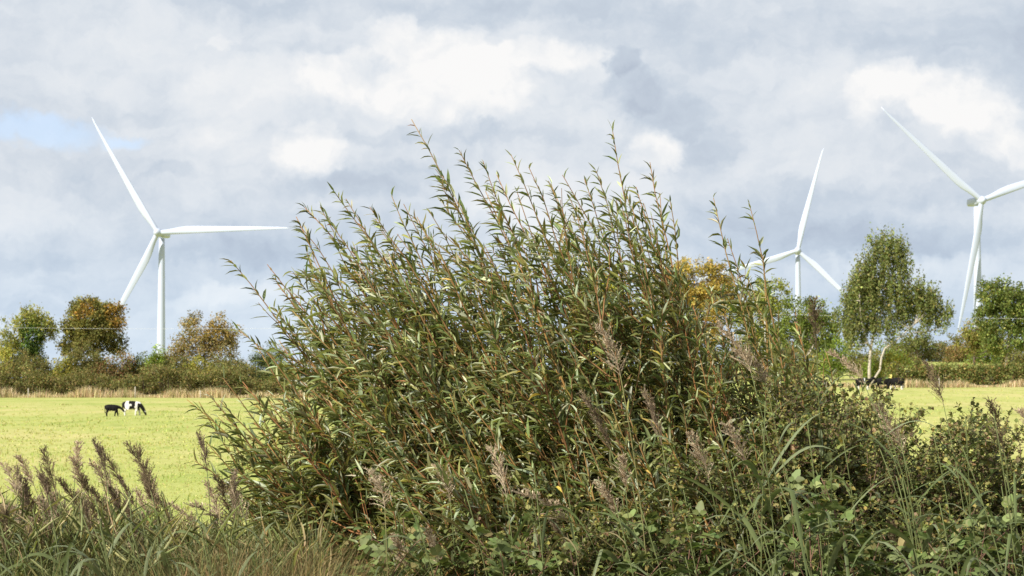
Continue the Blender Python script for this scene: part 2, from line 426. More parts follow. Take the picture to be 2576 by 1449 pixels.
def turbine(u, v, D, ang0, yaw_deg, R, label):
    hub = at(u, v, D)
    yaw = math.radians(yaw_deg)                          # 0 = rotor faces the camera
    ny = np.array((math.sin(yaw), -math.cos(yaw), 0.))   # way the rotor faces
    ux = np.array((math.cos(yaw), math.sin(yaw), 0.)); uz = np.array((0, 0, 1.))
    tw = hub - ny * 4.6                                  # tower axis behind the rotor
    bz = float(gz(tw[0], tw[1]))
    org = np.array((tw[0], tw[1], bz))
    root = empty('wind_turbine', org, label, 'wind turbine', 'wind turbines beyond the hedges')
    t = MB(); H = tw[2] - 1.9 - bz
    zz = np.linspace(-.3, H, 16); rr = 1.75 - (1.75 - 1.08) * (np.clip(zz, 0, H) / H) ** 1.0
    t.tube(np.stack([np.full(16, tw[0]), np.full(16, tw[1]), bz + zz], 1), rr, 32, (1, 1, 1)); t.build('tower', M_PAINT, root, org, True)
    b = MB()                                             # nacelle: rounded box along the rotor axis
    secs = [(-2.6, .9, .9), (-2.3, 1.25, 1.2), (-.5, 1.4, 1.45), (3, 1.42, 1.5), (5.2, 1.38, 1.45), (6.0, 1.3, 1.38), (6.2, 1.15, 1.2)]
    V = []; k = 20
    for (x, w, h) in secs:
        for j in range(k):
            a = 2 * math.pi * j / k; cx, sx = math.cos(a), math.sin(a)
            p_ = 4.5; f = (abs(cx) ** p_ + abs(sx) ** p_) ** (-1 / p_)
            V.append(tw - ny * x + ux * (cx * f * w) + uz * (sx * f * h))
    L, T = [], []
    for i in range(len(secs) - 1):
        for j in range(k):
            L += (i * k + j, i * k + (j + 1) % k, (i + 1) * k + (j + 1) % k, (i + 1) * k + j); T.append(4)
    L += list(range(k)); T.append(k); L += [(len(secs) - 1) * k + j for j in range(k)]; T.append(k)
    b.raw(V, L, T, (1, 1, 1)); b.build('nacelle', M_PAINT, root, org, False)
    h = MB(); zz = np.array([-1.9, -1.5, -.6, .3, 1.1, 1.7, 2.05, 2.2]); rr = np.array([1.2, 1.5, 1.65, 1.62, 1.35, .9, .45, .06])
    h.tube(hub[None] + ny[None] * zz[:, None], rr, 24, (1, 1, 1)); h.build('hub', M_PAINT, root, org, True)
    for q in range(3):
        blade_mb(R, math.radians(ang0 + 120 * q), hub, ux, uz, ny).build('blade', M_PAINT, root, org, True)
    return root
turbine(397, 585, 751, 121.5, -9, 51.7, 'white wind turbine above the grazing calf and cow, one blade lying level')
turbine(2007, 630, 939, 76, -8, 50, 'smallest white wind turbine, its tower rising behind green treetops')
turbine(2470, 504, 725, 139, 10, 50.5, 'white wind turbine with one blade hanging down in front of its tower')

# ------------------------------------------------------------------ cattle
def cow(name, loc, yaw, scale, pose, patch, label, cat, group=None, slim=1.1, xs=.9):
    bm_v, bm_e, rad = [], [], []
    def v(x, y, z, r): bm_v.append((x * xs, y, z)); rad.append(r); return len(bm_v) - 1
    def chain(ids):
        for a, b in zip(ids[:-1], ids[1:]): bm_e.append((a, b))
    s_ = slim
    r0 = v(-.84, 0, 1.10, .25 * s_); r1 = v(-.6, 0, 1.04, .34 * s_); m1 = v(-.2, 0, .97, .39 * s_); m2 = v(.2, 0, .96, .39 * s_)
    c1 = v(.52, 0, 1.0, .33 * s_); c2 = v(.72, 0, 1.02, .25 * s_)
    chain([r0, r1, m1, m2, c1, c2])
    if pose == 'graze':
        nk = [v(.95, 0, .86, .185 * s_), v(1.13, .02, .62, .145 * s_), v(1.24, .03, .44, .135), v(1.32, .04, .27, .11), v(1.38, .05, .10, .085), v(1.39, .05, .05, .075)]
        e0 = nk[2]; ex, ez = 1.19, .5
    elif pose == 'nuzzle':
        nk = [v(.95, 0, 1.0, .18 * s_), v(1.15, 0, .92, .14 * s_), v(1.3, .02, .84, .14), v(1.45, .03, .70, .115), v(1.57, .04, .56, .09), v(1.6, .04, .52, .08)]
        e0 = nk[2]; ex, ez = 1.24, .95
    else:
        nk = [v(.93, 0, 1.14, .19 * s_), v(1.1, 0, 1.27, .15 * s_), v(1.24, .02, 1.36, .14), v(1.42, .03, 1.28, .11), v(1.56, .04, 1.18, .085), v(1.6, .04, 1.15, .075)]
        e0 = nk[2]; ex, ez = 1.16, 1.45
    chain([c2] + nk)
    for sg in (-1, 1):
        chain([e0, v(ex, sg * .15, ez, .035), v(ex - .03, sg * .27, ez - .01, .035)])
    for sg, dx in ((-1, 0.05), (1, -.05)):
        chain([r1, v(-.68, sg * .19, .86, .21 * s_), v(-.58 + dx, sg * .2, .66, .145), v(-.74 + dx, sg * .2, .43, .088), v(-.72 + dx, sg * .2, .12, .068), v(-.68 + dx, sg * .2, .02, .075)])
        d2 = .16 * sg
        chain([c1, v(.55, sg * .18, .78, .175 * s_), v(.56 + d2 * .5, sg * .18, .5, .105), v(.56 + d2 * .9, sg * .18, .36, .085), v(.55 + d2 * 1.1, sg * .18, .11, .066), v(.58 + d2 * 1.1, sg * .18, .02, .074)])
    t0 = v(-.97, 0, 1.16, .05); chain([r0, t0, v(-1.0, 0, 1.02, .035), v(-.96, 0, .7, .03), v(-.94, 0, .5, .055), v(-.94, 0, .4, .03)])
    me = bpy.data.meshes.new('cow_cage'); me.from_pydata(bm_v, bm_e, [])
    tmp = bpy.data.objects.new('cow_cage', me); COL.objects.link(tmp)
    md = tmp.modifiers.new('skin', 'SKIN'); md.use_smooth_shade = True
    for i, sv in enumerate(me.skin_vertices[0].data):
        r = rad[i]; sv.radius = (r, r); sv.use_root = (i == r1)
    sb = tmp.modifiers.new('sub', 'SUBSURF'); sb.levels = 3; sb.render_levels = 3
    dg = bpy.context.evaluated_depsgraph_get(); dg.update()
    res = bpy.data.meshes.new_from_object(tmp.evaluated_get(dg))
    bpy.data.objects.remove(tmp)
    res.name = 'hide'
    n = len(res.vertices); co = np.empty(n * 3, np.float32); res.vertices.foreach_get('co', co); co = co.reshape(-1, 3).astype(float)
    co[:, 1] *= np.where((np.abs(co[:, 0]) < .8) & (co[:, 2] > .55), .82, 1)
    co[:, 2] -= co[:, 2].min()
    res.vertices.foreach_set('co', co.astype(np.float32).ravel())
    dark = patch(co[:, 0] / xs, co[:, 1], co[:, 2])
    c = np.where(dark[:, None], np.array((.009, .008, .008)), np.array((.62, .59, .55)))
    hoof = co[:, 2] < .045
    c[hoof] = (.05, .04, .035)
    A = res.attributes.new('tint', 'FLOAT_COLOR', 'POINT')
    A.data.foreach_set('color', np.concatenate([c, np.ones((n, 1))], 1).astype(np.float32).ravel())
    for p_ in res.polygons: p_.use_smooth = True
    res.materials.clear(); res.materials.append(M_HIDE)
    o = bpy.data.objects.new(name, res); COL.objects.link(o)
    o.location = loc; o.rotation_euler = (0, 0, yaw); o.scale = (scale,) * 3
    return tag(o, label, cat, group)
def black(x, y, z): return np.ones(len(x), bool)
def pied(x, y, z):
    rump = (x < -.56 + .1 * np.sin(z * 5)) & (z > .62)
    saddle = (x > -.22 + .06 * np.sin(z * 9)) & (x < .36 + .05 * np.sin(z * 7)) & (z > .62) & ~((x < .02) & (z > .88) & (z < 1.08))
    front = (x > .6) & (z < 1.16 - .25 * (x - .6)) & (z > .5)
    head = (x > .88) & (z < .9) & ~((x > 1.28) & (z > .33) & (z < .46)); head |= (x > .88) & (z > .5) & (z < 1.1)
    tail = (x < -.9) & (z < .55)
    return rump | saddle | front | (head & (x > .98)) | ((x > .9) & (z > .45)) & ~tail
def saddleback(x, y, z): return ((z > .52) & ~((x > .28) & (x < .5))) | (x > .7)
def mostly_white(x, y, z): return ((x < -.55) & (z > .8)) | ((x > .1) & (x < .45) & (z > .85)) | (x > .98)
def black_whitelegs(x, y, z): return ((z > .45) & ~((x > 0) & (x < .12) & (z > 1.0) & (y < 0))) | (x > .85)
def put(u, Y, v):
    p = at(u, v, Y); return (p[0], Y, float(gz(p[0], Y)) - .04)
cow('calf', put(282, 167, 1048), 0.06, .80, 'nuzzle', black, 'small all-black calf nuzzling the flank of a black and white cow', 'calf', slim=.94, xs=.78)
cow('cow', put(332, 170, 1045), -.05, .95, 'graze', pied, 'black and white cow grazing beside a small black calf', 'cow')
HERD = 'cattle behind the thicket'
cow('cow', put(1975, 232, 0), 2.9, 1, 'graze', black_whitelegs, 'dark cow glimpsed through the willow, farthest from the tall pale-trunked tree', 'cow', HERD)
cow('cow', put(2058, 218, 0), .25, 1, 'graze', saddleback, 'black and white cow half hidden by reeds, second from the tall pale-trunked tree', 'cow', HERD)
cow('cow', put(2165, 222, 0), .1, 1.02, 'stand', black_whitelegs, 'dark cow with white legs standing just below the tall pale-trunked tree', 'cow', HERD)
cow('cow', put(2212, 228, 0), 3.0, 1.0, 'graze', black, 'all-black cow in the huddle below the tall pale-trunked tree', 'cow', HERD)
cow('cow', put(2248, 224, 0), 2.4, 1.02, 'graze', black_whitelegs, 'black cow at the open end of the herd, nearest the clipped hedge', 'cow', HERD)

# ------------------------------------------------------------------ distant trees, shrubs, hedges
def ell_points(c, r, n, shell=.55):
    d = rand_dirs(n); rr = (shell + (1 - shell) * rng.random(n)) ** .8 if shell else rng.random(n) ** (1 / 3)
    return np.asarray(c) + d * rr[:, None] * np.asarray(r)
def foliage_cards(mb, cen, spread, per, size, colfn, tpl=CARD, aspect=.75, up=0.0):
    n = len(cen) * per
    c = np.repeat(cen, per, 0)
    p = c + rng.normal(0, 1, (n, 3)) * np.asarray(spread) * .55
    d = rand_dirs(n); d[:, 2] += up; hint = rand_dirs(n)
    L = rng.uniform(.6, 1.3, n) * size
    cl = np.exp(rng.normal(0, .22, len(cen)))
    col = colfn(p) * np.repeat(cl, per)[:, None]
    mb.inst(tpl, frames(d, hint, L, L * aspect), p, col)
def crown_tree(name, label, u, D, vbase, lobes, colfn, trunk_col=(.12, .09, .07), trunks=None, leaf=.36, per=46, dens=1.0, group=None, spread=.75,
               vspread=None, up=.0, nlimb=26, cat='tree', trunk_r=.28, shell=.45, lmat=None):
    """lobes: (u, v, ru, rv) in print px at distance D."""
    k = 1 / ppm(D)
    b = at(u, vbase, D); base = np.array((b[0], D, float(gz(b[0], D)) - .1))
    root = empty(name, base, label, cat, group)
    cens = []
    for (lu, lv, ru, rv) in lobes:
        c = at(lu, lv, D) + np.array((0, rng.uniform(-.6, .6), 0)); r = np.array((ru * k, (ru * .5 + rv * .4) * k, rv * k))
        n = max(8, int(dens * 5.2 * (ru * rv * k * k) ** .9))
        cens.append(ell_points(c, r * .93, n, shell))
    cens = np.concatenate(cens)
    cens = cens[cens[:, 2] > base[2] + .1]
    t = MB()
    if trunks is None:
        mid = cens.mean(0); top = np.array((mid[0], mid[1], mid[2] + (cens[:, 2].max() - mid[2]) * .5))
        pts = np.array([base, base * .6 + mid * .4 + rng.normal(0, .15, 3), mid, top]); rr = np.array([1.0, .75, .5, .12]) * trunk_r
        lines = [(pts, rr)]
    else:
        lines = []
        for tr, r0, r1 in trunks:
            pts = np.array([at(a_, b_, D) for a_, b_ in tr]); pts[0, 2] = min(pts[0, 2], gz(pts[0, 0], D) - .1) if trunks[0][0] is tr else pts[0, 2]
            pts[:, 1] += np.linspace(0, rng.uniform(-.8, .8), len(pts)); lines.append((pts, np.linspace(r0, r1, len(pts))))
    for pts, rr in lines: t.tube(pts, rr, 8, np.array(trunk_col))
    allp = np.concatenate([np.linspace(pts[i], pts[i + 1], 8) for pts, rr in lines for i in range(len(pts) - 1)])
    idx = rng.choice(len(cens), min(nlimb, len(cens)), replace=False)
    for i in idx:
        c = cens[i]; below = allp[allp[:, 2] < c[2] - .1]
        if len(below) == 0: continue
        dd = np.linalg.norm(below - c, axis=1) + .5 * np.abs((c[2] - below[:, 2]) - .6 * np.linalg.norm(below[:, :2] - c[:2], axis=1))
        s0 = below[dd.argmin()]
        mid = (s0 + c) / 2 + np.array((0, 0, -.12 * np.linalg.norm(c - s0))) + rng.normal(0, .12, 3)
        t.tube(np.array([s0, mid, c]), np.array([.09, .055, .02]) * max(.6, trunk_r / .28), 5, np.array(trunk_col), cap=False)
    t.build('trunk', M_BARK, root, base)
    f = MB()
    sp = (spread, spread, vspread or spread)
    foliage_cards(f, cens, sp, per, leaf, lambda p: colfn(p) * 1.45, up=up)
    f.build('crown', lmat or M_FAR, root, base)
    return root
def mixcol(cols, probs, v=.22, h=.07):
    return lambda p: pick(cols, probs, len(p), v, h)

GREEN = [(.075, .10, .025), (.11, .13, .03), (.05, .075, .02)]
def beech(D):
    pa = [at(299, 788, D), at(312, 808, D), at(288, 775, D), at(222, 778, D), at(205, 790, D), at(300, 815, D)]; ra = [1.6, 1.2, 1.0, 1.2, .8, .9]
    def f(p):
        c = pick([(.135, .128, .036), (.105, .108, .030), (.165, .135, .036)], [4, 3, 2], len(p))
        for q, r in zip(pa, ra):
            d = np.linalg.norm((p - q)[:, [0, 2]], axis=1) + rng.normal(0, .3, len(p))
            m = d < r * 1.15
            c[m] = pick([(.27, .16, .036), (.22, .14, .033), (.15, .125, .034)], [2.5, 2, 3], int(m.sum()))
        return c
    return f
def ivyash(D):
    q = at(80, 880, D)
    def f(p):
        c = pick([(.20, .20, .05), (.15, .165, .04), (.25, .22, .06)], [3, 3, 2], len(p))
        m = (np.abs(p[:, 0] - q[0]) < 1.7 + rng.normal(0, .4, len(p))) & (p[:, 2] < at(80, 815, D)[2] + rng.normal(0, .8, len(p)))
        c[m] = pick([(.06, .10, .02), (.04, .07, .015), (.11, .14, .03)], [3, 2, 1], int(m.sum()))
        return c
    return f
LT = 'trees behind the pasture'
crown_tree('ash_tree', 'yellowing tree with ivy-dark trunk at the left end of the far tree line', 72, 338, 985,
           [(75, 850, 42, 72), (35, 840, 38, 48), (110, 830, 38, 50), (78, 795, 36, 34), (75, 900, 42, 48), (15, 880, 25, 40)], ivyash(338), leaf=.34, per=50, dens=1.2, group=LT, shell=.3)
crown_tree('beech_tree', 'rounded olive beech with orange patches in its crown', 235, 340, 990,
           [(235, 800, 66, 54), (270, 820, 48, 45), (195, 830, 45, 45), (245, 860, 62, 40), (180, 870, 40, 40), (300, 872, 22, 26), (280, 790, 35, 30), (215, 775, 40, 30), (240, 830, 60, 45)], beech(340), leaf=.36, per=54, dens=1.3, group=LT)
crown_tree('hawthorn_tree', 'brown-orange autumn tree standing beside the first turbine tower', 515, 336, 990,
           [(485, 825, 36, 50), (550, 835, 48, 48), (465, 870, 46, 36), (515, 860, 50, 40), (575, 850, 36, 40), (440, 900, 36, 30), (530, 885, 60, 42), (580, 870, 25, 42), (445, 895, 30, 25)],
           lambda p: np.where((p[:, 0:1] > at(520, 0, 336)[0]) & (p[:, 2:3] > at(0, 850, 336)[2]),
                              pick([(.26, .18, .05), (.20, .145, .04), (.13, .115, .035)], [3, 2, 2], len(p)), pick([(.23, .185, .075), (.24, .17, .07), (.14, .13, .04)], [3, 2, 2], len(p))),
           leaf=.33, per=40, dens=.9, group=LT, shell=.25)
crown_tree('scrub_tree', 'small dark green tree seen beside the lowest willow twigs', 672, 345, 990, [(672, 893, 42, 34), (700, 905, 40, 26), (650, 915, 30, 25)],
           mixcol([(.085, .105, .035), (.06, .08, .03)], [1, 1]), leaf=.3, per=42, group=LT)
crown_tree('maple_tree', 'bright yellow-green tree half hidden behind the willow', 1510, 360, 985, [(1520, 735, 58, 60), (1490, 800, 80, 80), (1560, 830, 60, 80), (1520, 890, 85, 70)],
           mixcol([(.36, .32, .02), (.28, .28, .025), (.19, .21, .03)], [3, 3, 2]), leaf=.36, per=50, group=LT)
crown_tree('oak_tree', 'broad orange-gold tree rising behind the willow', 1745, 345, 985, [(1750, 712, 100, 72), (1690, 745, 66, 58), (1815, 745, 55, 55), (1750, 790, 110, 70), (1740, 870, 100, 65)],
           mixcol([(.30, .22, .05), (.24, .185, .045), (.14, .13, .038)], [4, 3, 2]), leaf=.38, per=54, dens=1.1, group=LT)
crown_tree('field_maple', 'yellow-green rounded tree in front of the smallest turbine', 1925, 340, 985, [(1935, 745, 55, 55), (1900, 800, 70, 70), (1925, 880, 80, 75)],
           mixcol([(.21, .21, .04), (.16, .175, .035), (.11, .13, .03)], [3, 3, 2]), leaf=.36, per=50, group=LT)
crown_tree('lime_tree', 'dense mid-green tree beside the tall pale-trunked tree', 2025, 330, 985, [(2020, 790, 70, 62), (2060, 830, 60, 65), (1990, 860, 70, 70), (2060, 900, 60, 55)],
           mixcol([(.15, .175, .035), (.11, .14, .03), (.075, .10, .025)], [3, 3, 2]), leaf=.36, per=52, dens=1.1, group=LT)
DT = 268
crown_tree('poplar_tree', 'tall feathery olive tree with pale forked trunks', 2190, DT, 975,
           [(2240, 640, 46, 55), (2212, 625, 34, 40), (2265, 632, 34, 48), (2212, 760, 44, 60), (2200, 700, 44, 60), (2195, 815, 34, 40), (2228, 815, 34, 36), (2320, 740, 34, 40), (2150, 770, 40, 60), (2205, 700, 66, 70), (2255, 730, 66, 75), (2225, 620, 30, 36), (2170, 700, 40, 60), (2270, 690, 36, 60), (2260, 785, 45, 45), (2150, 760, 34, 60), (2150, 850, 40, 48), (2330, 780, 50, 60), (2130, 840, 24, 44), (2185, 740, 34, 50), (2175, 830, 30, 40), (2110, 800, 22, 34), (2240, 840, 30, 30), (2375, 800, 26, 34), (2160, 730, 34, 65), (2180, 780, 50, 45), (2290, 770, 52, 52), (2345, 765, 36, 55), (2330, 800, 48, 38), (2150, 800, 35, 45), (2380, 790, 22, 30), (2262, 815, 36, 22)],
           mixcol([(.15, .165, .052), (.12, .138, .044), (.088, .105, .034), (.19, .165, .065)], [4, 4, 3, 1.3]), trunk_col=(.44, .39, .31),
           trunks=[([(2188, 978), (2187, 930), (2189, 895), (2194, 860), (2206, 810), (2225, 775), (2236, 700), (2240, 630)], .24, .07),
                   ([(2189, 970), (2214, 930), (2217, 900), (2226, 876), (2252, 858), (2270, 842), (2300, 815)], .17, .05),
                   ([(2262, 850), (2300, 836), (2336, 834)], .08, .03), ([(2192, 880), (2176, 850), (2165, 800), (2160, 740)], .16, .06),
                   ([(2206, 810), (2190, 750), (2180, 700)], .14, .05)],
           leaf=.29, per=50, dens=.92, spread=.32, vspread=1.4, up=1.0, nlimb=50, trunk_r=.3, shell=.2)
crown_tree('sycamore_tree', 'dense green tree below the hub of the clipped-by-frame turbine', 2530, 330, 925,
           [(2530, 760, 62, 62), (2490, 740, 38, 42), (2560, 790, 60, 70), (2480, 800, 36, 40), (2525, 850, 62, 50), (2590, 800, 50, 80)],
           mixcol([(.10, .125, .03), (.07, .095, .025), (.14, .15, .04)], [3, 3, 2]), trunk_col=(.35, .3, .24), leaf=.38, per=50, dens=1.15, group=LT)
crown_tree('elder_tree', 'small bronze-green tree seen beyond the tall pale-trunked tree', 2310, 380, 930, [(2305, 850, 36, 26), (2285, 870, 40, 26), (2335, 868, 25, 25)],
           mixcol([(.13, .135, .045), (.10, .115, .035)], [1, 1]), leaf=.36, per=40, group=LT)
crown_tree('thorn_tree', 'russet green tree leaning over the second hedge', 2450, 350, 930, [(2450, 835, 40, 32), (2425, 855, 40, 30), (2480, 860, 50, 42)],
           mixcol([(.15, .14, .04), (.18, .14, .045), (.13, .15, .03)], [3, 2, 2]), leaf=.36, per=46, group=LT)

# individual shrubs along the far field boundary: u, ru, vtop, vbot, D, palette, label
OL = [(.125, .12, .04), (.10, .105, .035), (.155, .13, .045)]; RU = [(.19, .115, .05), (.14, .11, .045), (.11, .12, .035)]
YE = [(.25, .22, .04), (.18, .18, .04), (.13, .14, .035)]; DK = [(.07, .09, .03), (.095, .105, .03)]; BR = [(.14, .18, .03), (.11, .15, .03)]
SHR = [(12, 42, 868, 975, 332, YE, 'yellow shrub under the ivy-dark tree'), (95, 40, 900, 975, 331, OL, 'olive shrub at the foot of the ivy-dark tree'),
       (215, 58, 848, 960, 331, OL, 'big olive-brown shrub in front of the orange-patched beech'), (165, 36, 895, 965, 330, YE, 'thin yellowing shrub beside the big olive-brown one'),
       (265, 40, 900, 970, 329, RU, 'rust-tipped shrub below the orange-patched beech'), (312, 36, 880, 968, 331, RU, 'reddish shrub beside the first turbine tower'),
       (352, 40, 882, 968, 332, DK, 'dark green shrub just before the first turbine tower'), (390, 19, 868, 925, 329, [(.17, .22, .035), (.13, .18, .03)], 'tidy dome-shaped bright green bush at the turbine tower foot'),
       (405, 42, 893, 968, 330, OL, 'low olive shrub beneath the tidy green dome bush'), (505, 48, 895, 968, 329, YE, 'yellow-leaved shrub below the brown-orange tree'),
       (455, 36, 898, 968, 329, OL, 'mottled olive shrub at the foot of the brown-orange tree'), (590, 50, 905, 972, 330, OL, 'spreading olive shrub nearest the lowest willow twigs'),
       (690, 60, 905, 972, 332, DK, 'dark shrub seen through the lowest willow twigs')]
for (u, ru, vt, vb, D, pal, lab) in SHR:
    mid = (vt + vb) / 2; rv = (vb - vt) / 2
    crown_tree('field_shrub', lab, u, D, 1000, [(u, mid, ru, rv), (u - ru * .35, mid + rv * .35, ru * .8, rv * .65), (u + ru * .4, mid + rv * .3, ru * .7, rv * .7)],
               mixcol(pal, [3, 2, 2][:len(pal)]), leaf=.28, per=40, dens=1.3, spread=.6, nlimb=8, cat='shrub', trunk_r=.12, group='shrubs on the far field boundary', shell=.5)
SH2 = [(2110, 55, 845, 950, 300, BR, 'mid-green bush behind the pale forked trunks, toward the willow'), (2170, 46, 862, 950, 296, OL, 'olive bush right behind the pale forked trunks'), (2235, 55, 858, 950, 297, BR, 'leafy green bush just beyond the pale forked trunks'), (2292, 40, 885, 950, 300, OL, 'low olive bush between the forked tree and the second hedge'),
       (2290, 38, 868, 925, 395, OL, 'grey-green bush on the second hedge beside the tall tree'), (2365, 45, 858, 925, 390, DK, 'bushy dark part of the second hedge under the turbine blade tip'),
       (2420, 45, 848, 925, 375, RU, 'russet bush where the turbine blade tip meets the hedge'), (2480, 45, 862, 925, 365, BR, 'fresh green bush beside the dense green tree'),
       (2555, 50, 872, 925, 350, OL, 'olive bush under the dense green tree at the frame edge'),
       (2248, 40, 880, 960, 272, YE, 'yellow-leaved sapling between the pale forked trunks and hedge'), (2200, 34, 900, 960, 275, BR, 'fresh green shrub behind the pale forked trunks')]
for (u, ru, vt, vb, D, pal, lab) in SH2:
    mid = (vt + vb) / 2; rv = (vb - vt) / 2
    crown_tree('field_shrub', lab, u, D, 960, [(u, mid, ru, rv), (u - ru * .35, mid + rv * .3, ru * .8, rv * .7), (u + ru * .4, mid + rv * .3, ru * .7, rv * .7)],
               mixcol(pal, [3, 2, 2][:len(pal)]), leaf=.28, per=40, dens=1.3, spread=.6, nlimb=8, cat='shrub', trunk_r=.12, group='shrubs on the second hedge', shell=.5)

def hedge(name, label, u0, u1, D, h, depth, pal, probs, uneven=.25, n=380, per=44, leaf=.26, D1=None):
    x0, x1 = at(u0, 900, D)[0], at(u1, 900, D1 or D)[0]
    t_ = rng.random(n); cx = x0 + (x1 - x0) * t_; cy = D + ((D1 or D) - D) * t_ + rng.uniform(-.5, .5, n) * depth
    top = h * (1 + uneven * (np.sin(cx * .55 + 2) * .5 + np.sin(cx * .21) * .5)) * (1 - .35 * np.abs((cy - (D + ((D1 or D) - D) * t_)) / depth))
    cz = gz(cx, cy) + top * rng.random(n) ** .7
    cen = np.stack([cx, cy, cz], 1)
    base = np.array(((x0 + x1) / 2, (D + (D1 or D)) / 2, float(gz((x0 + x1) / 2, D))))
    root = empty(name, base, label, 'hedge')
    f = MB()                                             # woody stems and leaves of one hedge are one tangled mass
    for i in range(int(n * .5)):
        p = np.array((cx[i] + rng.normal(0, .3), cy[i], gz(cx[i], cy[i]) - .05))
        f.tube(np.array([p, (p + cen[i]) / 2 + rng.normal(0, .12, 3), cen[i] + np.array((0, 0, .2))]), (.05, .035, .012), 4, (.12, .09, .06), cap=False)
    foliage_cards(f, cen, (.75, .75, .6), per, leaf, lambda p: mixcol(pal, probs)(p) * 1.5); f.build('foliage', M_FAR, root, base)
    return root
HP = [(.125, .125, .042), (.10, .105, .034), (.175, .14, .052), (.20, .135, .06)]
hedge('bramble_hedge', 'long low olive bramble hedge behind the calf and cow', -260, 760, 325, 4.3, 5, HP, [4, 4, 2, 1], n=1250, D1=325, uneven=.4)
hedge('bramble_hedge', 'shaded hedge running on behind the big willow', 760, 2060, 323, 4.6, 5, HP, [4, 4, 2, 1], n=1100, D1=318)
hedge('back_hedge', 'taller tangled hedge joining the far trees at the left', -260, 760, 333, 5.9, 5, HP, [4, 4, 2, 1], n=1400, D1=333, uneven=.3)
hedge('clipped_hedge', 'neatly clipped hedge of the next field with straw along its foot', 2235, 2860, 262, 2.95, 2.6, [(.12, .13, .035), (.085, .105, .03), (.20, .135, .05)], [4, 3, 2], uneven=.07, n=620, per=46, D1=258)
hedge('second_hedge', 'brownish second hedge on the rise under the turbine blade tip', 2230, 2860, 385, 4.2, 4, [(.14, .13, .045), (.11, .115, .04), (.18, .13, .06)], [3, 3, 2], n=620, D1=372)

def straw(name, label, u0, u1, D, depth, n, h0, h1, D1=None):
    x0, x1 = at(u0, 900, D)[0], at(u1, 900, D1 or D)[0]
    t_ = rng.random(n); px = x0 + (x1 - x0) * t_; py = D + ((D1 or D) - D) * t_ + rng.uniform(0, 1, n) * depth
    f = .3 + .7 * np.clip(np.sin(px * .9) * .4 + np.sin(px * .37 + 1) * .5 + .5 + rng.normal(0, .15, n), 0, 1)
    h = rng.uniform(h0, h1, n) * f; a = rng.uniform(0, 2 * math.pi, n); w = rng.uniform(.05, .12, n)
    M_ = np.zeros((n, 3, 3))
    M_[:, 0, 0] = np.cos(a) * h; M_[:, 1, 0] = np.sin(a) * h; M_[:, 0, 1] = -np.sin(a) * w; M_[:, 1, 1] = np.cos(a) * w; M_[:, 2, 2] = h
    mb = MB(); mb.inst(BLADE, M_, np.stack([px, py, gz(px, py) - .02], 1), pick([(.66, .54, .33), (.54, .42, .24), (.38, .31, .16), (.27, .27, .10)], [4, 4, 2, 1.8], n, .18))
    o = mb.build(name, M_STRAW); tag(o, label, 'dry grass', kind='stuff')
straw('dry_grass', 'straw-coloured dry grass along the foot of the bramble hedge', -260, 1500, 318, 6, 15000, .7, 2.1)
straw('dry_grass', 'straw-coloured dry grass at the foot of the clipped hedge', 1900, 2860, 257, 3.5, 7000, .5, 1.3, 254)

# fence posts, pole and cable
def post(u, D, h, label, r=.07):
    p = at(u, 990, D); z = float(gz(p[0], D)); mb = MB()
    lean = rng.normal(0, .02)
    mb.tube(np.array([(p[0], D, z - .2), (p[0] + lean, D, z + h * .5), (p[0] + lean * 2, D, z + h - .05), (p[0] + lean * 2, D, z + h)]), (r, r, r * .95, r * .6), 8, (1, 1, 1))
    o = mb.build('fence_post', M_WOOD, None, (0, 0, 0)); tag(o, label, 'fence post', 'fence posts along the hedge foot')
    return p[0] + lean, D, z + h
for u, D, h, lab in [(340, 316, 1.75, 'pale fence post in the dry grass just above the grazing cow'), (71, 316, 1.5, 'slim pinkish fence post in dry grass below the ivy-dark tree'), (505, 317, 1.2, 'short fence post in dry grass below the brown-orange tree'),
                     (2364, 252, 1.25, 'brown fence post at the foot of the clipped hedge')]:
    post(u, D, h, lab, .09)
pp = at(1925, 950, 318); pz = float(gz(pp[0], 318)); ptop = at(1925, 790, 318)
pole = empty('utility_pole', (pp[0], 318, pz), 'slim pale utility pole among the yellow-green trees', 'utility pole')
mb = MB(); mb.tube(np.array([(pp[0], 318, pz - .3), (pp[0], 318, ptop[2])]), (.13, .085), 12, (1, 1, 1)); mb.build('shaft', M_POLE, pole, (pp[0], 318, pz))
mb = MB(); zc = ptop[2]
for a, b_ in (((-.7, 0, -.25), (.7, 0, -.25)),): mb.tube(np.array([np.array((pp[0], 317.84, zc)) + a, np.array((pp[0], 317.84, zc)) + b_]), .06, 6, (1, 1, 1))
mb.build('crossarm', M_POLE, pole, (pp[0], 318, pz))
mb = MB()
for dx in (-.55, .55): mb.tube(np.array([(pp[0] + dx, 317.84, zc - .2), (pp[0] + dx, 317.84, zc - .02), (pp[0] + dx, 317.84, zc + .03)]), (.05, .07, .03), 8, (1, 1, 1))
mb.build('insulator', M_CABLE, pole, (pp[0], 318, pz))
mb = MB(); A = at(-500, 812, 318); B = np.array((pp[0] - .55, 317.84, zc + .05)); Cc = at(3100, 800, 318)
t_ = np.linspace(0, 1, 40)[:, None]
mb.tube(np.concatenate([A + (B - A) * t_ - np.array((0, 0, 1.6)) * 4 * t_ * (1 - t_), (B + (Cc - B) * t_ - np.array((0, 0, .4)) * 4 * t_ * (1 - t_))[1:]]), .013, 5, (1, 1, 1))
tag(mb.build('power_cable', M_CABLE), 'thin pale overhead cable crossing in front of the far trees', 'cable')

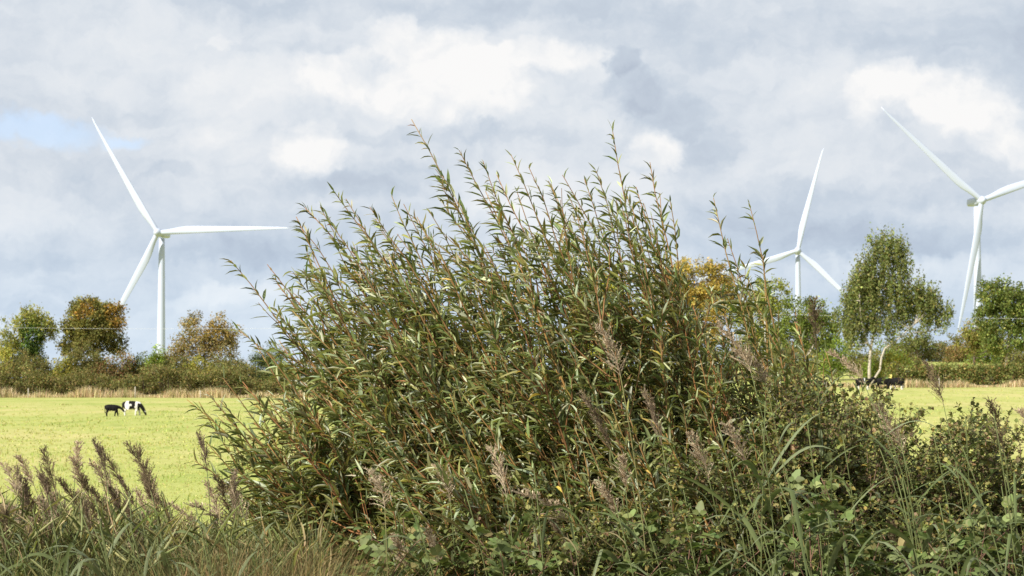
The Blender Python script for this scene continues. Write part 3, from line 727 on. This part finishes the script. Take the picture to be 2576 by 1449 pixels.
# ------------------------------------------------------------------ the near thicket
def bez(p0, p1, p2, n):
    t_ = np.linspace(0, 1, n)[:, None]
    return p0 * (1 - t_) ** 2 + 2 * p1 * t_ * (1 - t_) + p2 * t_ ** 2
def perp(t):
    ref = np.array((0, 0, 1.)) if abs(t[2]) < .85 else np.array((1., 0, 0))
    a = np.cross(t, ref); a /= np.linalg.norm(a); return a, np.cross(t, a)
def leaves_on(acc, pts, t0, spacing, L, Wd, ang, droop, palette, tipscale=.6, wind=0.0):
    seg = np.linalg.norm(np.diff(pts, axis=0), axis=1); s_ = np.concatenate([[0], np.cumsum(seg)]); tot = s_[-1]
    n = max(2, int(tot * (1 - t0) / spacing))
    q = np.sort(rng.uniform(t0, 1, n)) * tot
    P_ = np.stack([np.interp(q, s_, pts[:, i]) for i in range(3)], 1)
    tg = unit(np.stack([np.interp(q, s_, np.gradient(pts[:, i])) for i in range(3)], 1))
    a, b = perp(tg[len(tg) // 2])
    ph = np.arange(n) * 2.4 + rng.uniform(0, 6.28) + rng.normal(0, .4, n)
    rad = np.cos(ph)[:, None] * a + np.sin(ph)[:, None] * b
    an = np.radians(ang + rng.normal(0, 12, n))[:, None]
    d = tg * np.cos(an) + rad * np.sin(an) + np.array((-wind * .8, 0, 0)); d[:, 2] -= droop * np.abs(rng.normal(.6, .5, n))
    hint = tg * .6 + np.array((0, 0, .6)) + rng.normal(0, .35, (n, 3))
    f = rng.uniform(.45, 1.2, n) * np.where(q / tot > .85, np.interp(q / tot, [.85, 1], [1, tipscale]), 1)
    acc.append((P_, d, hint, L * f, Wd * f * rng.uniform(.8, 1.25, n), rng.uniform(.1, 2.6, n) * L * f, palette(n)))
def flush(mb, acc, tpl):
    if not acc: return
    P_, d, h, L, Wd, H, c = [np.concatenate(x) for x in zip(*acc)]
    mb.inst(tpl, frames(d, h, L, Wd, H), P_, c)

WIL = [(.095, .128, .046), (.135, .168, .060), (.185, .205, .068), (.29, .335, .22), (.30, .25, .065), (.22, .13, .05)]
def wil_pal(n): return pick(WIL, [3.2, 5, 2.6, 2.4, .22, .12], n, .24, .06) * np.array((1.42, 1.30, 1.25))
def cane_bush(name, label, cat, tips, roots, Dr, part_name, pal, tpl, mat, leafL, leafW, spacing, shoot_len, shoot_gap, t_first, bark, r0=.014, ang=42, droop=.18,
              ctrl=(.3, .62), shoot_ang=32, group=None, t_leaf=.55, nz=(.1, .1), lean=None, lean_by_u=False, second=None, shoot_end=.35, curl=.25, wind=0.0):
    """tips: list of (u, v, D, shoots?)"""
    c0 = np.array((np.mean([r[0] for r in roots]), np.mean([r[1] for r in roots]), 0)); c0[2] = gz(c0[0], c0[1])
    root = empty(name, c0, label, cat, group)
    for (u, v, D, dense) in tips:
        T = at(u, v, D)
        rx, ry = roots[rng.integers(len(roots))]
        rx += rng.normal(0, .12); ry += rng.normal(0, .12)
        if lean: rx = rx * .15 + .85 * (T[0] + rng.uniform(*lean) * (np.interp(u, [700, 1000, 1450, 1720], [1.5, 1.15, 1, .4]) if lean_by_u else 1) * (T[2] - float(gz(rx, ry)))); ry = ry * .4 + .6 * D
        R = np.array((rx, ry, float(gz(rx, ry)) - .03))
        c = R + (T - R) * np.array((ctrl[0], ctrl[0], ctrl[1])) + rng.normal(0, .08, 3)
        pts = bez(R, c, T, 18)
        wob = np.cumsum(rng.normal(0, .008, (18, 3)), 0); wob -= np.linspace(0, 1, 18)[:, None] * wob[-1]; pts = pts + wob
        length = np.linalg.norm(np.diff(pts, axis=0), axis=1).sum()
        br = MB(); acc = []
        bcol = np.array(bark) * np.exp(rng.normal(0, .2)) * np.exp(rng.normal(0, .06, 3))
        br.tube(pts, np.linspace(r0, r0 * .16, 18), 5, bcol)
        leaves_on(acc, pts, t_leaf, spacing * .85, leafL, leafW, ang, droop, pal, wind=wind)
        if dense:
            ns = max(2, int(length * (1 - t_first) / shoot_gap * dense))
            tend = 1 - shoot_end / length
            for q in np.sort(rng.uniform(t_first, max(tend, t_first + .1), ns)):
                f = q * 17; i = min(int(f), 16); p = pts[i] + (pts[i + 1] - pts[i]) * (f - i)
                tg = unit(pts[i + 1] - pts[i]); a, b = perp(tg); ph = rng.uniform(0, 6.28)
                rad = a * math.cos(ph) + b * math.sin(ph)
                an = math.radians(shoot_ang + rng.normal(0, 14)); d = unit(tg * math.cos(an) + rad * math.sin(an) + np.array((-wind, 0, wind * .25)))
                sl = shoot_len * rng.uniform(.45, 1.15) * (1.15 - .55 * q)
                tt = np.linspace(0, 1, 7)[:, None]
                sp = p + d * sl * tt + (tg * .35 + np.array((0, 0, curl))) * sl * .5 * tt ** 2 + rng.normal(0, .012, (7, 3)) * tt
                br.tube(sp, np.linspace(r0 * .38, r0 * .12, 7), 4, bcol * 1.05, cap=False)
                leaves_on(acc, sp, .12, spacing, leafL * .95, leafW, ang, droop, pal, wind=wind)
                if second and rng.random() < second:
                    for _ in range(2):
                        i2 = rng.integers(1, 5); a2, b2 = perp(unit(sp[i2 + 1] - sp[i2])); ph2 = rng.uniform(0, 6.28)
                        d2 = unit(sp[i2 + 1] - sp[i2]) * .75 + (a2 * math.cos(ph2) + b2 * math.sin(ph2)) * .65
                        s2 = sp[i2] + d2 * sl * .5 * np.linspace(0, 1, 4)[:, None]
                        br.tube(s2, np.linspace(r0 * .2, r0 * .1, 4), 3, bcol, cap=False); leaves_on(acc, s2, .1, spacing, leafL * .85, leafW * .9, ang, droop, pal, wind=wind)
        o = br.build(part_name, M_BARK, root, c0)
        f = MB(); flush(f, acc, tpl); f.build('foliage', mat, o, c0)
    return root

def contour(pts):
    pu, pv = zip(*pts)
    return lambda u: np.interp(u, pu, pv)
top = contour([(470, 1000), (530, 900), (585, 740), (640, 700), (740, 560), (830, 500), (900, 535), (985, 520), (1060, 500), (1160, 430), (1290, 420), (1400, 460), (1480, 480),
               (1540, 450), (1630, 450), (1700, 560), (1760, 640), (1850, 660), (1930, 680), (2000, 760), (2060, 850), (2130, 930)])
def tipset(n, u0, u1, dv0, dv1, dens, D0=11.6, D1=13.8, power=1.0):
    o_ = []
    for _ in range(n):
        u = rng.uniform(u0, u1); v = float(top(u)) + dv0 + (dv1 - dv0) * rng.random() ** power
        o_.append((u, v, rng.uniform(D0, D1), dens))
    return o_
def X_(u, D): return (u - 1288) / FPX * D
roots_main = [(X_(u, 12.6), y) for u, y in ((1350, 12.2), (1450, 12.7), (1530, 12.1), (1600, 12.9), (1680, 12.4), (1760, 12.9), (1480, 13.1), (1840, 12.6))]
main_tips = [(1035, 300, 12.4, .55), (1540, 322, 12.3, .7), (1285, 388, 12.2, .8), (1155, 378, 12.6, .8), (825, 460, 12.5, .9), (745, 545, 12.1, 1), (1635, 408, 12.5, .8), (985, 492, 12.7, .8),
             (1215, 405, 12.9, .7), (1330, 420, 12.0, .8), (1415, 440, 12.6, .8), (1470, 450, 12.8, .7), (870, 500, 12.9, .8), (765, 520, 12.8, .8), (1685, 500, 12.3, .8), (930, 520, 12.2, .8)]
main_tips += [(1600, 470, 12.6, .6), (1660, 485, 12.8, .6), (1500, 430, 12.5, .6), (1380, 455, 12.9, .7), (1560, 500, 12.1, .8), (1250, 440, 12.4, .7)]
main_tips += tipset(24, 730, 1640, 0, 90, .9) + tipset(26, 760, 1540, 130, 480, 1.0, 11.5, 13.6) + tipset(10, 640, 1000, 60, 380, 1.0, 12, 13.4) + tipset(11, 960, 1180, 40, 330, .95, 11.8, 13.4)
WARGS = dict(cat='willow', part_name='branch', pal=wil_pal, tpl=LANCE, mat=M_WILLOW, leafL=.132, leafW=.0195, spacing=.0265, shoot_len=.66, shoot_gap=.13, t_first=.20, t_leaf=.42, wind=.26, shoot_end=.72, curl=.12, ang=38, ctrl=(.37, .55), shoot_ang=30,
             bark=(.23, .13, .046), second=.12)
cane_bush('willow_bush', 'big wind-leaning osier willow filling the middle of the view', tips=main_tips, roots=roots_main, Dr=12.6, lean=(.22, .44), lean_by_u=True, **WARGS)
left_tips = [(580, 655, 12.2, .7), (672, 665, 12.4, .8), (470, 1005, 11.9, .8), (600, 830, 12.6, .8), (640, 860, 12.0, .9), (690, 700, 12.8, .8), (560, 950, 12.2, .9), (500, 1010, 12.5, .8), (520, 985, 11.8, .8),
             (560, 1090, 12.0, .9), (490, 1160, 11.9, .7), (590, 1180, 12.3, .9)] + tipset(12, 600, 900, 60, 420, 1.1, 11.5, 13)
left_tips += [(rng.uniform(600, 1000), rng.uniform(950, 1250), rng.uniform(11.6, 12.8), 1.1) for _ in range(24)]
left_tips += [(rng.uniform(520, 760), rng.uniform(970, 1230), rng.uniform(11.6, 12.9), 1.1) for _ in range(13)]
left_tips += [(rng.uniform(700, 860), rng.uniform(760, 960), rng.uniform(11.8, 12.9), 1.1) for _ in range(9)]
left_tips += [(rng.uniform(850, 1180), rng.uniform(1000, 1300), rng.uniform(11.4, 12.6), 1.15) for _ in range(16)]
cane_bush('willow_bush', 'low willow whose drooping twigs reach out over the pasture, beside the grazing cow', tips=left_tips, roots=[(X_(u, 12.4), y) for u, y in ((1100, 12.3), (1200, 12.1), (1280, 12.7), (1170, 12.8))], Dr=12.4,
          **{**WARGS, 'ctrl': (.38, .62), 't_first': .2, 'shoot_len': .55, 'lean': (.42, .75)})
right_tips = [(rng.uniform(1620, 1800), rng.uniform(720, 1000), rng.uniform(12, 13.4), 1.0) for _ in range(11)] + [(1795, 498, 12.9, .35), (1885, 512, 12.7, .45), (1830, 600, 13.2, .6), (1920, 640, 12.9, .7)] + tipset(9, 1740, 2080, 0, 140, .6, 12.2, 13.8) + tipset(15, 1700, 2080, 190, 430, 1.0, 11.8, 13.6)
cane_bush('willow_bush', 'upright willow at the lee end of the big one, in front of the gold tree', tips=right_tips, roots=[(X_(u, 13), y) for u, y in ((1780, 12.8), (1860, 13.2), (1930, 12.7), (2000, 13.1))], Dr=13,
          **{**WARGS, 'lean': (.1, .25)})
mid_tips = [(rng.uniform(900, 1750), rng.uniform(960, 1280), rng.uniform(11.0, 12.0), 1.15) for _ in range(34)]
cane_bush('willow_bush', 'short leafy willow regrowth in front of the big willow', tips=mid_tips, roots=[(X_(u, 11.7), y) for u, y in ((1000, 11.7), (1150, 11.9), (1300, 11.6), (1450, 11.8), (1600, 11.7))], Dr=11.7,
          **{**WARGS, 't_first': .2, 'shoot_len': .5, 't_leaf': .3, 'lean': (.3, .6)})

# hawthorn and bramble on the right
def haw_pal(n): return 1.18 * pick([(.12, .138, .042), (.18, .185, .055), (.08, .095, .03), (.26, .225, .065), (.18, .12, .06)], [4, 4, 3, 1.4, .8], n, .2, .07)
HARGS = dict(cat='bush', part_name='branch', pal=haw_pal, tpl=OVATE, mat=M_LEAF, leafL=.036, leafW=.027, spacing=.013, shoot_len=.42, shoot_gap=.075, t_first=.25, bark=(.13, .085, .055), r0=.009, ang=55, droop=.05,
             second=.8, t_leaf=.4, shoot_ang=48, shoot_end=.15, curl=.1)
def hawthorn(label, u0, u1, v0, v1, n, D0, D1):
    tips = [(rng.uniform(u0 - 40, u1 + 40), v0 + (v1 - v0) * rng.random(), rng.uniform(D0, D1), 1.0) for _ in range(n)]
    rts = [(X_(rng.uniform(u0, u1), (D0 + D1) / 2), rng.uniform(D0, D1)) for _ in range(6)]
    cane_bush('hawthorn_bush', label, tips=tips, roots=rts, Dr=12, group='hawthorn bushes in the near thicket', **HARGS)
hawthorn('twiggy hawthorn with pasture showing through, below the herd of cattle', 1960, 2240, 945, 1280, 56, 11.4, 13.2)
hawthorn('taller hawthorn between the upright willow and the twiggy one, screening the herd', 1850, 2120, 925, 1150, 36, 11.8, 13.4)
hawthorn('sparse hawthorn sprays against the open pasture near the clipped hedge', 2270, 2480, 1040, 1330, 32, 11.2, 12.8)
hawthorn('hawthorn at the frame edge with bright gaps between its leaves', 2450, 2680, 1090, 1380, 28, 11, 12.6)
hawthorn('darker hawthorn between the willow and the twiggy one', 1680, 1960, 1120, 1350, 32, 11.2, 12.6)
hawthorn('low hawthorn tangle at the foot of the big willow', 1180, 1680, 1240, 1420, 38, 10.6, 12)
hawthorn('shaded hawthorn deep in the thicket beside the brambles', 2050, 2420, 1240, 1420, 40, 11, 12.6)

def bram_pal(n): return 1.1 * pick([(.13, .17, .055), (.18, .215, .08), (.09, .115, .034), (.22, .195, .075)], [4, 3, 2, .6], n, .16, .05)
def bramble(label, u0, u1, v0, v1, n, D0, D1, L=.065):
    cu = (u0 + u1) / 2; Dm = (D0 + D1) / 2; x = X_(cu, Dm); base = np.array((x, Dm, float(gz(x, Dm))))
    root = empty('bramble_bush', base, label, 'bramble', 'brambles in the near thicket')
    st_ = MB(); acc = []
    for _ in range(n):
        T = at(rng.uniform(u0, u1), rng.uniform(v0, v1), rng.uniform(D0, D1)); R = base + np.array((rng.normal(0, .35), rng.normal(0, .2), 0))
        c = (R + T) / 2 + np.array((0, 0, .45)); pts = bez(R, c, T, 14)
        st_.tube(pts, np.linspace(.006, .002, 14), 4, np.array((.16, .09, .06)) * np.exp(rng.normal(0, .2)))
        for q in np.linspace(.35, 1, 13):
            f = q * 12.9; i = int(f); p = pts[i] + (pts[i + 1] - pts[i]) * (f - i)
            d0 = unit(rand_dirs(1)[0] + np.array((0, -.5, .45))); pl = p + d0 * .07
            st_.tube(np.array([p, pl]), (.0015, .001), 3, (.10, .11, .04), cap=False)
            side = unit(np.cross(d0, (0, 0, 1.))); up_ = np.cross(side, d0)
            k = 3 if rng.random() < .6 else 5
            for an in np.linspace(-1.25, 1.25, k):
                dd = d0 * math.cos(an) + side * math.sin(an)
                s_ = L * rng.uniform(.75, 1.2) * (1 if abs(an) < .1 else .85)
                acc.append((pl[None], dd[None] - np.array((0, 0, .15)), up_[None] + rng.normal(0, .2, (1, 3)), np.array([s_]), np.array([s_ * .72]), np.array([s_]), bram_pal(1)))
    st_.build('stem', M_BARK, root, base)
    f = MB(); flush(f, acc, OVATE); f.build('foliage', M_LEAF, root, base)
for a in [('bramble with broad fresh leaves below the big bent reed blades', 1960, 2120, 1200, 1380, 16, 10.2, 11.2), ('bramble sprawling along the lower edge of the thicket', 1560, 1800, 1280, 1440, 16, 10.3, 11.2),
          ('bramble with large leaves in the shaded lower corner', 2100, 2400, 1330, 1450, 22, 10, 11), ('bramble climbing the hawthorn at the frame edge', 2400, 2600, 1230, 1430, 20, 10.2, 11.2),
          ('small bramble patch under the low willow', 900, 1150, 1300, 1430, 14, 10.4, 11.3), ('bramble trailing between two pale reed plumes at the thicket foot', 1180, 1450, 1330, 1450, 14, 10.2, 11)]:
    bramble(*a)
hawthorn('hawthorn standing beyond the frame edge', 2700, 3050, 1150, 1400, 20, 11, 12.6)

# ground cover that closes the foot of the thicket
def cover(name, label, u0, u1, vtop, n, D0, D1, pal, probs, L, tpl=OVATE, asp=(.35, .75), rise=0.0):
    u = rng.uniform(u0, u1, n); D = rng.uniform(D0, D1, n)
    zt = np.array([at(a, vtop(a) + rng.normal(0, 25), d)[2] for a, d in zip(u, D)])
    x = (u - 1288) / FPX * D; z0 = gz(x, D)
    z = z0 + np.maximum(zt - z0, .05) * rng.random(n) ** .55
    d = rand_dirs(n); d[:, 2] = np.abs(d[:, 2]) * .7 + rise
    l = L * rng.uniform(.5, 1.4, n)
    mb = MB(); mb.inst(tpl, frames(d, rand_dirs(n, .1), l, l * rng.uniform(asp[0], asp[1], n)), np.stack([x, D, z], 1), pick(pal, probs, n))
    o = mb.build(name, M_LEAF); tag(o, label, 'undergrowth', kind='stuff')
cover('rough_herbage', 'green weedy herbage under the reed bed', -160, 820, contour([(-160, 1330), (300, 1340), (500, 1390), (820, 1380)]), 15000, 10.6, 14.5,
      [(.22, .24, .09), (.28, .28, .12), (.40, .33, .17), (.13, .15, .055)], [4, 3, 2.0, 2], .22, LANCE, (.014, .042), .6)
cover('undergrowth', 'tangled leafy undergrowth at the foot of the willow and hawthorns', 760, 2750, contour([(760, 1400), (900, 1330), (1200, 1220), (1700, 1180), (2100, 1200), (2400, 1260), (2750, 1300)]), 30000, 11.6, 15.2,
      [(.09, .105, .032), (.13, .14, .04), (.17, .14, .065), (.06, .072, .026)], [4, 3, 1.5, 3], .055)

# ------------------------------------------------------------------ reeds
def reed_proto(kind, seed, H):
    r = np.random.default_rng(seed)
    lean = r.uniform(.10, .34) * H / 1.75
    t_ = np.linspace(0, 1, 12)
    stem = np.stack([-lean * t_ ** 2.2, r.uniform(-.06, .06) * t_ ** 2, H * t_ - .1 * lean * t_ ** 3], 1)
    sm_ = MB(); sm_.tube(stem, np.linspace(.0042, .0022, 12), 5, (.11, .13, .045) if kind != 'loose' else (.17, .16, .06))
    lf = MB(); nl = int(r.integers(7, 10) * H / 1.75)
    for i in range(nl):
        q = .30 + .62 * (i + r.uniform(-.3, .3)) / nl
        p = np.array([np.interp(q, t_, stem[:, k]) for k in range(3)])
        ph = r.uniform(-.55, .55) + (math.pi if (i % 2 == 0) else 0) + r.normal(0, .5)
        L = r.uniform(.30, .56) * (1 if q < .8 else .8); rise = r.uniform(.45, 1.05); w = r.uniform(.006, .0145)
        hd = np.array((math.cos(ph), math.sin(ph) * .8, 0)); s_ = np.linspace(0, 1, 9)[:, None]
        fall = r.uniform(.25, 1.0)
        pts = p + hd * L * (s_ * .8) + np.array((0, 0, 1.)) * L * (rise * s_ - fall * s_ ** 2.3)
        if r.random() < .08:                                  # a blade broken over
            k = r.integers(3, 6); pts[k:, 2] -= (np.arange(9 - k) * L * .17)
        side = unit(np.cross(hd, (0, 0, 1.)) + r.normal(0, .35, 3))
        wid = w * np.array([.55, .9, 1, 1, .92, .78, .58, .33, .02])
        col = np.array([(.145, .18, .075), (.115, .145, .052), (.19, .22, .11), (.11, .135, .045)])[r.integers(4)]
        if r.random() < .05: col = np.array((.22, .18, .085)); wid = wid * .6
        lf.strip(pts, side, wid, col * np.exp(r.normal(0, .12)))
    pl = None
    if kind != 'leafy':
        pl = MB(); tip = stem[-1]; d = unit(stem[-1] - stem[-2])
        bend = {'dark': .4, 'pale': .6, 'loose': 1.0, 'closed': .25}[kind] * r.uniform(.3, 1.7)
        Lp = r.uniform(.17, .31); q = np.linspace(0, 1, 12)
        ax = tip + d * Lp * q[:, None] + np.array((-1., 0, -.25)) * Lp * bend * .6 * (q ** 2)[:, None]
        cols = {'dark': [(.19, .145, .08), (.135, .105, .06), (.28, .215, .125)], 'pale': [(.50, .40, .26), (.40, .315, .20), (.58, .48, .34)],
                'loose': [(.43, .345, .225), (.33, .26, .165), (.52, .43, .30)], 'closed': [(.23, .18, .105), (.18, .135, .085), (.32, .25, .17)]}[kind]
        pl.tube(ax, np.linspace(.0022, .0006, 12), 4, cols[0], cap=False)
        wide = {'dark': 1.35, 'pale': 1.5, 'loose': 1.9, 'closed': .8}[kind]
        for i in range(80):
            s_ = r.random() ** .9; p = np.array([np.interp(s_, q, ax[:, k]) for k in range(3)])
            ph = r.uniform(0, 6.28); rad = np.array((math.cos(ph) - .25, math.sin(ph), 0))
            l = Lp * (.42 - .26 * s_) * r.uniform(.6, 1.2)
            dd = unit(d * r.uniform(.9, 1.5) + rad * wide * .55); u_ = np.linspace(0, 1, 5)[:, None]
            bp = p + dd * l * u_ + np.array((-.35, 0, -.5)) * l * .5 * bend * u_ ** 2
            col = np.array(cols[r.integers(3)]) * np.exp(r.normal(0, .15))
            pl.strip(bp, unit(np.cross(dd, r.normal(0, 1, 3))), np.array([.0010, .0015, .0017, .0014, .0003]), col)
            m = 7; k = r.uniform(.15, 1, m); pp_ = np.stack([np.interp(k, u_[:, 0], bp[:, c]) for c in range(3)], 1)
            sd = unit(dd + r.normal(0, .45, (m, 3))); ll = r.uniform(.010, .020, m)
            pl.inst(CARD, frames(sd, r.normal(0, 1, (m, 3)), ll, ll * .26), pp_, np.repeat(col[None], m, 0) * np.exp(r.normal(0, .18, (m, 1))))
        tipz = ax[-1]
    else: tipz = stem[-1]
    return sm_, lf, pl, tipz
PROTOS = {}
def proto(kind, i, H):
    key = (kind, i, H)
    if key not in PROTOS:
        s_, l, p, tip = reed_proto(kind, 100 + 17 * i + hash_kind[kind] + int(H * 1000), H)
        PROTOS[key] = ([s_, l, p], tip, [])
    return PROTOS[key]
hash_kind = {'dark': 1, 'pale': 2, 'loose': 3, 'closed': 4, 'leafy': 5}
def reed(kind, i, u, v, D, label, group=None, rz=None):
    T = at(u, v, D); need = T[2] - float(gz(T[0], D))
    H = min((1.0, 1.3, 1.7, 2.2, 2.8), key=lambda h: abs(math.log(need / (h + .22))))
    mbs, tip, objs = proto(kind, i, H)
    rz = rng.normal(0, .75) if rz is None else rz
    z0 = float(gz(T[0], D)); sc = (T[2] - z0) / tip[2]
    c_, s_ = math.cos(rz), math.sin(rz)
    loc = (T[0] - sc * (c_ * tip[0] - s_ * tip[1]), D - sc * (s_ * tip[0] + c_ * tip[1]), z0 - .01)
    root = empty('reed', loc, label, 'reed', group)
    root.rotation_euler = (0, 0, rz); root.scale = (sc,) * 3
    if not objs:
        objs.append(mbs[0].build('stem', M_BARK, root)); objs.append(mbs[1].build('foliage', M_STRAP, root))
        if mbs[2] is not None: objs.append(mbs[2].build('plume', M_PLUME, root))
    else:
        for ob in objs:
            c = ob.copy(); COL.objects.link(c); c.parent = root
    return root
GL = 'reeds crowding the lower left'
LB = {'dark': 'dark brown-plumed reed in the crowded bed at the lower left', 'pale': 'pale pinkish-plumed reed in the crowded bed at the lower left', 'loose': 'loose open-plumed reed in the crowded bed at the lower left',
      'closed': 'narrow closed-plumed reed in the crowded bed at the lower left', 'leafy': 'plumeless leafy reed in the crowded bed at the lower left'}
L1 = [(48, 1150, 'pale'), (5, 1165, 'pale'), (30, 1215, 'dark'), (110, 1132, 'dark'), (100, 1185, 'closed'), (62, 1235, 'dark'), (150, 1205, 'dark'), (135, 1240, 'pale'), (182, 1150, 'pale'),
      (238, 1110, 'closed'), (205, 1195, 'dark'), (255, 1130, 'dark'), (232, 1165, 'pale'), (325, 1118, 'dark'), (345, 1128, 'dark'), (300, 1200, 'closed'), (365, 1190, 'pale'), (290, 1230, 'dark'),
      (405, 1255, 'closed'), (190, 1240, 'dark'), (20, 1270, 'pale'), (520, 1215, 'pale'), (545, 1200, 'dark'), (590, 1190, 'closed'), (575, 1225, 'pale'), (475, 1265, 'loose'), (90, 1300, 'dark'), (260, 1330, 'loose'),
      (160, 1300, 'pale'), (340, 1370, 'dark'), (420, 1330, 'loose'), (55, 1340, 'loose'), (210, 1400, 'pale'), (330, 1300, 'closed'), (120, 1380, 'dark')]
i = 0
for (u, v, k) in L1:
    reed(k, i % 7, u, v, rng.uniform(10.8, 12.8), LB[k], GL); i += 1
for _ in range(150):
    u = rng.uniform(-120, 660); v = rng.uniform(1225, 1430); reed('leafy', i % 9, u, v, rng.uniform(10.2, 13), LB['leafy'], GL); i += 1
for _ in range(20):
    u = rng.uniform(20, 430); v = rng.uniform(1190, 1330); k = ['dark', 'pale', 'closed', 'loose'][i % 4]; reed(k, i % 7, u, v, rng.uniform(10.8, 12.8), LB[k], GL); i += 1
for _ in range(12):
    u = rng.uniform(-160, 60); v = rng.uniform(1150, 1300); k = ['dark', 'pale', 'closed'][i % 3]; reed(k, i % 7, u, v, rng.uniform(10.8, 12.8), LB[k], GL); i += 1
reed('pale', 1, 198, 1112, 11.6, 'reed with the pinkest plume, bent over beside a dark upright plume above the crowded bed')
reed('closed', 2, 500, 1092, 11.5, 'lone green-brown reed plume standing clear between the reed bed and the willow')
GM = 'reeds in front of the willow and thicket'
M1 = [(925, 1180, 'loose', 'leaning reed plume pointing up-left at the end of a yellow willow twig'), (1095, 1170, 'pale', 'pinkish reed plume hanging below the low willow regrowth'), (1235, 1125, 'pale', 'upright pinkish plume alone in front of the big willow'),
      (1500, 1212, 'pale', 'tall straw-pink plume leaning left below the willow heart'), (1300, 1235, 'loose', 'long ragged plume drooping left above the brambles'), (1072, 1330, 'pale', 'bright straw plume low at the foot of the thicket'),
      (1275, 1330, 'loose', 'slim faded plume just over the bottom brambles'), (1565, 1150, 'pale', 'short pink plume in the middle of the willow leaves'), (1470, 1000, 'closed', 'straight plume poking through willow leaves over green fields'),
      (1735, 1090, 'pale', 'plume tilted over the darker hawthorn'), (1825, 1065, 'loose', 'big loose feathery plume over the darker hawthorn'), (1805, 815, 'pale', 'high feathery plume against the gold tree'),
      (1850, 880, 'loose', 'long slanting plume beside the high feathery one'), (1505, 818, 'loose', 'pale plume among the willow tops below the yellow tree'), (2048, 755, 'dark', 'tallest dark plume, rising against the mid-green tree'),
      (2085, 885, 'pale', 'arched pinkish plume below the tallest dark one'), (2205, 1020, 'pale', 'pinkish plume over the twiggy hawthorn near the cattle'), (2330, 910, 'dark', 'thin dark plume crossing the clipped hedge'),
      (1390, 1310, 'closed', 'narrow plume standing over the hawthorn tangle'), (985, 1345, 'loose', 'faded plume near the dry grass edge'), (2492, 1010, 'dark', 'bare dark plume leaning over open pasture'),
      (2570, 1035, 'pale', 'pale plume cut by the frame edge'), (2240, 1310, 'dark', 'drooping dark plume deep in the shaded brambles'), (1690, 1330, 'pale', 'low pink plume beside the sprawling bramble'), (1620, 985, 'closed', 'narrow brown plume between the two willows')]
for (u, v, k, lab) in M1:
    reed(k, i % 7, u, v, rng.uniform(10.6, 11.4), lab, GM); i += 1
LM = 'plumeless reed with bent blue-green blades in front of the thicket'
for _ in range(22):
    reed('leafy', i % 9, rng.uniform(900, 1800), rng.uniform(1150, 1400), rng.uniform(10.2, 11.2), 'plumeless blue-green reed among the willow and brambles of the middle', GM); i += 1
for _ in range(40):
    reed('leafy', i % 9, rng.uniform(1800, 2640), rng.uniform(1000, 1340), rng.uniform(9.8, 11.2), 'plumeless reed with broad bent blades among the hawthorns', GM); i += 1

# tall dry grass at the foot of the reeds
n = 9000
u = np.concatenate([rng.uniform(-200, 950, n // 2), rng.uniform(400, 900, n - n // 2)]); D = rng.uniform(9.8, 13.5, n)
vt = np.interp(u, [-200, 400, 520, 800, 950], [1330, 1340, 1310, 1320, 1400]) + np.abs(rng.normal(0, 75, n))
x = (u - 1288) / FPX * D; z0 = gz(x, D)
h = np.array([at(a, b, d)[2] for a, b, d in zip(u, vt, D)]) - z0; h = np.maximum(h, .3)
a = rng.uniform(0, 2 * math.pi, n); w = rng.uniform(.004, .009, n); ln = rng.uniform(.2, 1.9, n)
M_ = np.zeros((n, 3, 3))
M_[:, 0, 0] = np.cos(a) * h * ln; M_[:, 1, 0] = np.sin(a) * h * ln; M_[:, 0, 1] = -np.sin(a) * w; M_[:, 1, 1] = np.cos(a) * w; M_[:, 2, 2] = h
mb = MB(); mb.inst(BLADE, M_, np.stack([x, D, z0 - .02], 1), np.where((rng.random(n) < np.interp(u, [-200, 420, 560, 800, 950], [.12, .2, .75, .7, .3]))[:, None], pick([(.30, .22, .10), (.24, .19, .075), (.38, .28, .14)], [4, 3, 1.5], n, .18), pick([(.16, .185, .065), (.21, .22, .085), (.11, .13, .045)], [3, 2, 2], n, .18)))
tag(mb.build('tall_grass', M_STRAW), 'tall bleached grass between the reed bed and the willow', 'grass', kind='stuff')
